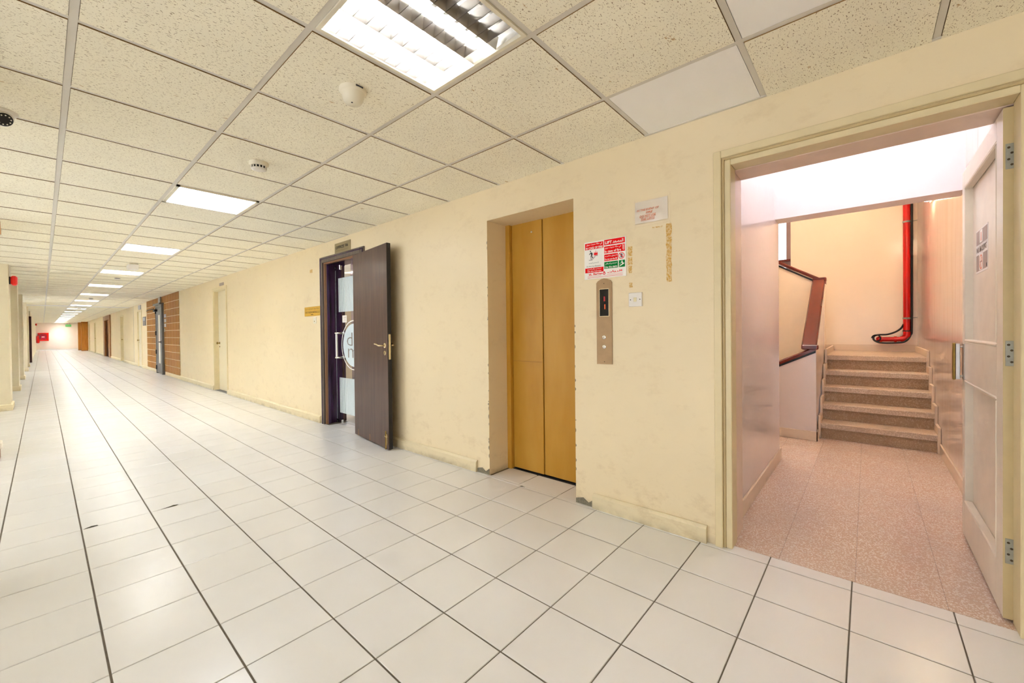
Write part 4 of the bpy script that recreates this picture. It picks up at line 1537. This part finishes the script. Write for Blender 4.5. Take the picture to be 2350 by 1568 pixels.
for (ya, yb, za, zb, th) in ((.856, .866, 1.80, 1.985, .0012), (1.067, 1.077, 1.80, 1.972, .0012), (.8665, 1.0665, 1.961, 1.970, .0010), (.8665, 1.0665, 1.812, 1.826, .0010)):
    m = MB(); wbox(m, ya, yb, za, zb, 0, th); m.build('tape', TAPE, ln)

# yellow residue of removed tape below it
def residue(name, y0, y1, z0, z1, label, seed):
    r = random.Random(seed)
    n = 14
    vertical = (z1 - z0) > (y1 - y0)
    A, B = [], []
    for k in range(n + 1):
        t_ = k / n
        if vertical:
            A.append((XW - .0007, y0 + r.uniform(0, .006), z0 + (z1 - z0) * t_)); B.append((XW - .0007, y1 - r.uniform(0, .006), z0 + (z1 - z0) * t_))
        else:
            A.append((XW - .0007, y0 + (y1 - y0) * t_, z0 + r.uniform(0, .006))); B.append((XW - .0007, y0 + (y1 - y0) * t_, z1 - r.uniform(0, .006)))
    return tag(MB().prism(A + B[::-1], (.0006, 0, 0)).build(name, RESID), label, 'tape residue', 'old tape marks on the wall')


residue('tape_residue', .846, .882, 1.46, 1.80, 'long vertical yellow tape residue under the laminated notice', 1)
residue('tape_residue', 1.085, 1.118, 1.64, 1.70, 'short upper yellow tape residue beside the safety sign', 2)
residue('tape_residue', 1.085, 1.118, 1.588, 1.632, 'middle square of yellow tape residue beside the safety sign', 4)
residue('tape_residue', 1.088, 1.116, 1.535, 1.58, 'lower yellow tape residue beside the safety sign', 5)
residue('tape_residue', 1.085, 1.112, 1.445, 1.475, 'small lowest blot of yellow tape residue above the light switch', 3)
residue('tape_residue', .90, .96, 1.785, 1.797, 'thin horizontal yellow tape residue joining the long one', 6)


residue('tape_residue', 5.60, 5.68, 2.0, 2.05, 'faint yellow tape mark high left of the dark office doorway', 8)

# ------------------------------------------------------------------ office doorway
of = empty('door_3', (XW, 4.8, 0))
struct(of, 'dark brown office door leaf standing open against the corridor wall')
def oring(name, ya, yb, zt, wid, x0, x1, mat):
    m = MB()
    m.cbox(x0, x1, yb - wid, yb, 0, zt, .003).cbox(x0, x1, ya, ya + wid, 0, zt, .003).cbox(x0, x1, ya + wid, yb - wid, zt - wid, zt, .003)
    return m.build(name, mat, of)
oring('casing', 4.245, 5.352, 2.162, .07, XW - .018, XW + .01, DARKT)
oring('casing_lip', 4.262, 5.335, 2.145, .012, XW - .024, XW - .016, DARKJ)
oring('rebate', 4.31, 5.29, 2.10, .022, XW + .005, XW + .05, BRASS if False else plain('tan_rebate_wood', (150, 108, 72), .4))
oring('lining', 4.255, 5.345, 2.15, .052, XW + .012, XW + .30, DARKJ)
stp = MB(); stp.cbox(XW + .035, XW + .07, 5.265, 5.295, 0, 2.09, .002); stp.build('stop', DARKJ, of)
# strike plate
sp_ = MB().box(XW + .018, XW + .043, 5.2915, 5.2935, .935, 1.122).build('strike_plate', BRASS, of)
MB().box(XW + .024, XW + .036, 5.2905, 5.2915, 1.06, 1.09).build('latch_hole', BLACK, sp_)
MB().box(XW + .024, XW + .036, 5.2905, 5.2915, .955, 1.01).build('bolt_hole', BLACK, sp_)
# open leaf: hinge near (2.40, 4.42), free edge near (2.29, 3.58)
HP = Vector((2.408, 4.455, 0))
ang = math.atan2(2.290 - 2.402, 3.58 - 4.455)
L = .885
dvec = Vector((math.sin(0), 0, 0))
ex_ = Vector((2.290 - 2.402, 3.58 - 4.455, 0)).normalized()      # along the leaf, away from the hinge
ey_ = Vector((ex_.y, -ex_.x, 0))                                  # out of the face towards the corridor
if ey_.x > 0: ey_ = -ey_
LM = Matrix(((ex_.x, ey_.x, 0, HP.x), (ex_.y, ey_.y, 0, HP.y), (0, 0, 1, 0), (0, 0, 0, 1)))
def lp(mb): return mb.xf(LM)
leaf = lp(MB().cbox(0, L, -.022, .020, .012, 2.078, .002)).build('leaf', BROWN, of)
lp(MB().box(L, L + .0015, -.0215, .0195, .014, 2.076)).build('edge_band', plain('black_edge_band', (20, 12, 14), .3), leaf)
lp(MB().cbox(L + .0012, L + .003, -.012, .010, .913, 1.165, .0006)).build('lock_faceplate', BRASS, leaf)
lp(MB().box(L + .0015, L + .003, -.006, .003, 2.03, 2.07)).build('flush_bolt', GREYD, leaf)
def lever(side):
    s = 1 if side > 0 else -1
    f = .020 if s > 0 else -.022
    ro = lp(MB().lathe([(.026, 0), (.026, .006), (.022, .009), (.012, .010)], (L - .06, f, 1.052), (0, s, 0), 20)).build('rosette', BRASS, leaf)
    a = f + s * .01
    lp(MB().tube(smooth([(L - .06, a - s * .002, 1.052), (L - .06, a + s * .03, 1.052), (L - .066, a + s * .046, 1.052), (L - .085, a + s * .05, 1.053), (L - .12, a + s * .05, 1.064), (L - .17, a + s * .05, 1.068)], 4), .0085, 10)).build('lever', BRASS, ro)
    es = lp(MB().lathe([(.024, 0), (.024, .005), (.02, .008)], (L - .06, f, .977), (0, s, 0), 20)).build('keyhole_escutcheon', BRASS, leaf)
    lp(MB().box(L - .063, L - .057, f + s * .008, f + s * .0085, .962, .992)).build('keyhole', BLACK, es)
lever(1); lever(-1)
db = lp(MB().cbox(L - .05, L - .022, .020, .034, .055, .165, .003)).build('floor_bolt', BRASS, leaf)
lp(MB().tube([(L - .036, .036, .012), (L - .036, .036, .195)], .006, 10)).build('bolt_rod', OLDBRASS, db)
lp(MB().box(L - .056, L - .016, .021, .04, .135, .147)).build('bolt_clip', BRASS, db)
for t_ in (.10, .42):
    lp(MB().box(t_, t_ + .007, .0195, .0208, .014, .085)).build('bare_scratch', plain('bare_wood_scratch', (190, 142, 78), .6), leaf)
for z in (.25, 1.05, 1.85):
    lp(MB().tube([(.0, .0, z - .05), (.0, .0, z + .05)], .009, 10)).build('hinge', BRASS, leaf)

# frameless glass door set back in the opening
gd = empty('door_4', (2.556, 4.8, 0))
struct(gd, 'frameless glass office door with frosted stripes and a round white logo')
GX = 2.556
gp = MB().box(GX, GX + .010, 4.35, 5.225, .03, 2.035).build('glass_pane', GLASS, gd)
MB().box(GX - .0005, GX + .0105, 5.225, 5.228, .03, 2.035).build('polished_edge', FROST, gd)
for (za, zb) in ((2.0, 2.06), (.008, .062)):
    pf = MB().cbox(GX - .012, GX + .022, 5.085, 5.235, za, zb, .003).build('patch_fitting', CHROME, gd)
    MB().lathe([(.01, 0), (.01, .002), (.004, .003)], (GX - .012, 5.20, (za + zb) / 2), (-1, 0, 0), 12).build('cover_screw', BLACK, pf)
r = random.Random(5)
for (za, zb) in ((1.455, 1.892), (.15, .608)):
    y = 5.145
    k = 0
    while y > 4.40:
        wd = .026 - .010 * max(0, 1 - (5.145 - y) / .25)
        MB().box(GX - .0009, GX - .0002, y - wd, y, za, zb).build('frosted_stripe', FROST, gd)
        y -= wd + .0035 + .004 * max(0, 1 - (5.145 - y) / .25)
        k += 1
lc = (4.772, 1.03)
m = MB()
m.prism([(GX - .0010, lc[0] + .268 * math.cos(q), lc[1] + .268 * math.sin(q)) for q in [k * math.pi / 24 for k in range(48)]], (.0008, 0, 0))
dk = m.build('logo_disc', FROST, gd)
vs = []
for k in range(48):
    q = 2 * math.pi * k / 48
    for rad in (.298, .312):
        vs.append((GX - .0008, lc[0] + rad * math.cos(q), lc[1] + rad * math.sin(q)))
m = MB(); m.add(vs, [(2 * k, 2 * k + 1, 2 * ((k + 1) % 48) + 1, 2 * ((k + 1) % 48)) for k in range(48)])
m.build('logo_ring', PRINTW, gd)
LOGOK = plain('grey_logo_print', (128, 118, 108), .5)
text_mb('db', .165, (GX - .0016, lc[0] + .0, lc[1] + .075), 'wall', -.015, fit=.33).build('logo_lettering', LOGOK, gd)
text_mb('m', .115, (GX - .0016, lc[0] + .02, lc[1] - .10), 'wall', -.015, fit=.24).build('logo_lettering', LOGOK, gd)
ph = MB()
ph.tube([(GX - .055, 5.105, .88), (GX - .055, 5.105, 1.17)], .014, 14)
pho = ph.build('pull_handle', CHROME, gd)
for z in (.868, 1.182):
    MB().tube([(GX - .06, 5.12, z), (GX - .055, 5.095, z), (GX - .03, 5.075, z), (GX + .04, 5.07, z)], .013, 12).build('handle_bracket', CHROME, pho)
MB().tube([(GX + .065, 5.105, .88), (GX + .065, 5.105, 1.17)], .014, 14).build('rear_bar', CHROME, pho)
nt = MB().box(GX - .0012, GX - .0004, 4.94, 5.05, 1.318, 1.408).build('notice', PAPER)
tag(nt, 'small white paper sticker on the glass office door', 'notice')
nk = MB()
for k in range(5):
    nk.box(GX - .0016, GX - .0012, 4.955, 5.035 - .02 * (k % 2), 1.335 + k * .013, 1.340 + k * .013)
nk.build('print_lines', PRINTGR, nt)

# office room behind
m = MB()
m.box(6.0, 6.15, 3.3, 9.0, 0, 2.6).box(XW + WT, 6.1, 9.0, 9.15, 0, 2.6).box(XW + WT, 6.1, 3.15, 3.3, 0, 2.6)
struct(m.build('wall_office', OFFW), 'beige office wall seen through the glass door')
struct(MB().box(2.70, 6.1, 3.2, 9.1, -.05, -.001).build('floor_office', plain('pale_office_floor', (214, 206, 196), .25)), 'pale office floor')
struct(MB().box(2.70, 6.1, 3.2, 9.1, 2.42, 2.5).build('ceiling_office', CPLAIN), 'white office ceiling')
ol = empty('office_light', (3.5, 6.2, 2.42))
tag(ol, 'ceiling light inside the office beyond the glass door', 'ceiling light')
MB().box(3.2, 3.8, 5.9, 6.5, 2.40, 2.42).build('frame', WHITEP, ol)
MB().box(3.23, 3.77, 5.93, 6.47, 2.392, 2.40).build('panel', OFFLAMP, ol)
dc = MB().cbox(3.05, 3.12, 5.55, 5.75, 0, 2.42, .005).build('trim_1', wood('dark_violet_partition', (52, 24, 60), (84, 44, 84), .3))
struct(dc, 'dark partition post inside the office')

# signs round the office door
sg = empty('office_sign', (XW, 4.755, 2.163))
tag(sg, 'dull bronze plate reading OFFICE 06 above the dark doorway', 'sign')
m = MB(); wbox(m, 4.56, 4.95, 2.164, 2.287, 0, .006, .001); m.build('plate', BRONZE, sg)
text_mb('OFFICE', .036, (XW - .0068, 4.815, 2.232), 'wall', .022, fit=.205).build('lettering', PRINTK, sg)
m = MB(); wbox(m, 4.690, 4.693, 2.212, 2.254, .006, .0066); m.build('divider', PRINTK, sg)
text_mb('06', .036, (XW - .0068, 4.645, 2.235), 'wall', .022, fit=.062).build('lettering', PRINTK, sg)
text_mb('RESHAM BUILDING', .020, (XW - .0068, 4.765, 2.192), 'wall', .0, fit=.30).build('lettering', plain('faded_print', (136, 122, 88), .5), sg)
gp_ = empty('company_plaque', (XW, 5.61, 1.418))
tag(gp_, 'small gold company plaque left of the dark office doorway', 'plaque')
m = MB(); wbox(m, 5.36, 5.858, 1.418, 1.542, 0, .006, .001); m.build('plate', GOLD, gp_)
text_mb(arabic('شركة مواد البناء ش ذ م م'), .032, (XW - .0066, 5.61, 1.512), 'wall', .004, fit=.42).build('lettering', plain('brown_etching', (116, 84, 26), .5), gp_)
text_mb('DIRECT BUILDING MATERIALS L.L.C', .024, (XW - .0066, 5.61, 1.470), 'wall', .01, fit=.44).build('lettering', MATS['brown_etching'], gp_)
m = MB(); wbox(m, 5.585, 5.655, 1.434, 1.443, .006, .0066); m.build('small_print', MATS['brown_etching'], gp_)
bs = empty('bell_switch', (XW, 5.54, 1.314))
tag(bs, 'small cream bell push under the gold plaque', 'switch')
m = MB(); wbox(m, 5.497, 5.580, 1.314, 1.400, 0, .010, .002); m.build('plate', CREAMP, bs)
MB().lathe([(.009, 0), (.009, .004), (.005, .006)], (XW - .010, 5.538, 1.343), (-1, 0, 0), 14).build('button', plain('tan_button', (176, 146, 92), .4), bs)


# ------------------------------------------------------------------ white door further on
def recessed_door(n, y0, y1, zt, depth, label, knob=True, sign=None):
    d = empty('door_%d' % n, (XW, (y0 + y1) / 2, 0))
    struct(d, label)
    m = MB()
    m.cbox(XW - .015, XW + .015, y1, y1 + .055, 0, zt + .055, .003).cbox(XW - .015, XW + .015, y0 - .055, y0, 0, zt + .055, .003).cbox(XW - .015, XW + .015, y0, y1, zt, zt + .055, .003)
    m.build('casing', JAMB, d)
    m = MB()
    m.box(XW + .0, XW + depth + .03, y1 - .012, y1 + .02, 0, zt + .02).box(XW, XW + depth + .03, y0 - .02, y0 + .012, 0, zt + .02).box(XW, XW + depth + .03, y0, y1, zt - .012, zt + .02)
    m.build('lining', JAMB, d)
    MB().cbox(XW + depth, XW + depth + .04, y0 + .012, y1 - .012, .01, zt - .012, .002).build('leaf', PIERM, d)
    MB().box(XW - .005, XW + depth + .01, y0, y1, -.002, .006).build('threshold', GREYM, d)
    if knob:
        k = MB().lathe([(.026, 0), (.026, .006), (.010, .012), (.010, .03), (.025, .038), (.028, .05), (.02, .06)], (XW + depth, y1 - .085, 1.0), (-1, 0, 0), 18).build('knob', OLDBRASS, d)
        MB().lathe([(.016, 0), (.016, .006), (.006, .008)], (XW + depth, y1 - .085, .925), (-1, 0, 0), 14).build('lock', OLDBRASS, d)
    if sign:
        s = MB(); wbox(s, *sign, 0, .006, .001)
        return s


recessed_door(5, 9.52, 10.40, 2.10, .075, 'cream painted door in a shallow recess')
s = MB(); wbox(s, 9.66, 9.95, 2.172, 2.232, 0, .006, .001)
tag(s.build('door_plate', PRINTGR), 'small grey plate above the cream recessed door', 'sign')


# ------------------------------------------------------------------ brown tiled panel and grey door
def tiled_panel():
    y0, y1 = 13.66, 18.72
    b = MB(); wbox(b, y0, y1, .095, CZ + .003, 0, .010)
    p = b.build('wall_tiled', BJOINT)
    struct(p, 'wall panel of brown glazed tiles with pale joints')
    proto = None
    cw, rh = .36, .2032
    rows = 11
    def tmb(ya, yb, za, zb):
        m = MB(); wbox(m, ya, yb, za, zb, .010, .016, .003); return m
    ncol = int(round((y1 - y0) / cw))
    cw = (y1 - y0) / ncol
    for c in range(ncol):
        for r_ in range(rows):
            ya = y0 + c * cw; za = .10 + r_ * rh
            if 15.72 < ya + cw / 2 < 16.72 and za < 2.0: continue
            zt = min(za + rh - .014, CZ)
            if r_ == rows - 1:
                tmb(ya + .006, ya + cw - .006, za, CZ).build('wall_tile', BTILE, p)
                continue
            if proto is None:
                proto = tmb(ya + .006, ya + cw - .006, za, zt).build('wall_tile', BTILE, p); pa, pz = ya, za
            else:
                share(proto, 'wall_tile', p, (0, ya - pa, za - pz))
    g = empty('door_6', (XW, 16.22, 0))
    struct(g, 'grey metal door with a narrow glass strip set in the brown tiles')
    ya, yb, zt = 15.72, 16.72, 2.10
    m = MB(); wbox(m, yb - .07, yb, 0, zt, 0, .07, .004); wbox(m, ya, ya + .07, 0, zt, 0, .07, .004); wbox(m, ya + .07, yb - .07, zt - .07, zt, 0, .07, .004)
    m.build('frame', GREYM, g)
    m = MB(); wbox(m, ya - .02, yb + .05, zt, zt + .05, 0, .12, .004); m.build('hood', GREYM, g)
    m = MB(); wbox(m, 16.05, 16.35, zt + .05, CZ, 0, .05, .003); m.build('post', plain('light_grey_post', (176, 174, 172), .4), g)
    m = MB()
    wbox(m, ya + .075, ya + .33, .03, zt - .075, .02, .06, .003); wbox(m, yb - .40, yb - .075, .03, zt - .075, .02, .06, .003)
    wbox(m, ya + .33, yb - .40, .03, .32, .02, .06, .003); wbox(m, ya + .33, yb - .40, 1.80, zt - .075, .02, .06, .003)
    m.build('leaf', GREYM, g)
    m = MB(); wbox(m, ya + .33, yb - .40, .32, 1.80, .035, .057); m.build('glass_strip', plain('lit_glass_white', (250, 246, 238), .3), g)  # brightness of the lit glass put into an opaque white
    for z in (1.85, 1.18, .6, .12):
        m = MB(); wbox(m, yb - .09, yb - .02, z, z + .13, .06, .085, .003); m.build('hinge', BLACK, g)
    m = MB(); wbox(m, ya + .09, ya + .14, .93, 1.02, .06, .075, .002); wbox(m, ya + .09, ya + .30, .965, .99, .10, .12, .004); wbox(m, ya + .10, ya + .13, .965, .99, .06, .12, .003); m.build('lever_handle', BLACK, g)
    cl = MB(); wbox(cl, yb - .30, yb - .02, zt - .19, zt - .12, .06, .13, .006); cb_ = cl.build('door_closer', BLACK, g)
    MB().tube([(XW - .12, yb - .10, zt - .10), (XW - .10, yb + 1.0, zt - .085), (XW - .03, yb + 1.9, zt - .085)], .012, 8).build('closer_arm', BLACK, cb_)
    for k, z in enumerate((1.70, 1.56, 1.42)):
        m = MB(); wbox(m, 15.36, 15.62, z, z + .10, .016, .024, .001)
        tag(m.build('paper_notice', plain('lilac_paper', (226, 224, 230), .5)), ('upper', 'middle', 'lower')[k] + ' of three small notices stuck right of the grey door', 'notice', 'notices beside the grey door')
    m = MB(); wbox(m, 15.52, 15.60, 1.28, 1.38, .016, .03, .003)
    tag(m.build('access_reader', WHITEP), 'white access reader below three notices by the grey door', 'reader')


tiled_panel()
m = MB(); wbox(m, 19.0, 19.62, 1.53, 1.845, 0, .012, .002)
s = m.build('wall_sign', plain('slate_sign_face', (112, 110, 114), .4)); tag(s, 'grey rectangular wall sign left of the brown tiles', 'sign')
m = MB(); wbox(m, 19.2, 19.46, 1.70, 1.81, .012, .013); m.build('emblem', plain('pale_blue_print', (196, 206, 216), .5), s)
m = MB()
for k in range(4): wbox(m, 19.1, 19.52, 1.56 + k * .03, 1.572 + k * .03, .012, .013)
m.build('print_lines', PRINTGR, s)
recessed_door(7, 19.95, 20.85, 2.08, .02, 'flush white door past the brown tiles')
m = MB(); wbox(m, 20.0, 20.5, 2.14, 2.30, 0, .03, .003)
tag(m.build('air_vent', plain('grey_vent', (186, 184, 184), .5)), 'small grey vent above the flush white door', 'vent')
struct(MB().box(XW - .006, XW, 21.93, 21.97, 0, CZ).build('trim_2', plain('taupe_strip', (196, 186, 170), .5)), 'grey joint strip on the corridor wall')
recessed_door(8, 25.1, 26.0, 2.06, .07, 'narrow far cream door')
recessed_door(9, 39.5, 40.4, 2.08, .07, 'far cream door beyond the wooden portal')
recessed_door(10, 44.6, 45.5, 2.08, .07, 'farthest cream door before the timber pilasters')
# wooden portal
wp = empty('door_11', (XW, 32.0, 0))
struct(wp, 'far brown wooden portal with a dark doorway')
m = MB(); wbox(m, 30.2, 30.7, 0, 2.30, -.05, .04, .005); m.build('side_panel', OAK, wp)
m = MB(); wbox(m, 33.1, 33.8, 0, 2.30, -.05, .04, .005); m.build('side_panel', OAK, wp)
m = MB(); wbox(m, 30.7, 33.1, 2.05, 2.30, -.05, .04, .005); m.build('header', OAK, wp)
m = MB(); wbox(m, 32.2, 33.58, 0, 2.15, -.12, -.08, .004); m.build('leaf', wood('chestnut_leaf', (120, 66, 14), (150, 92, 30), .4), wp)
m = MB(); wbox(m, 30.42, 32.2, 0, 2.15, -.12, -.08, .004); m.build('fixed_leaf', plain('rosy_wood_veneer', (214, 172, 148), .35), wp)
m = MB(); wbox(m, 31.3, 31.6, 1.35, 1.95, -.08, -.07, .002); m.build('notice_board', plain('blue_grey_poster', (150, 160, 178), .5), wp)
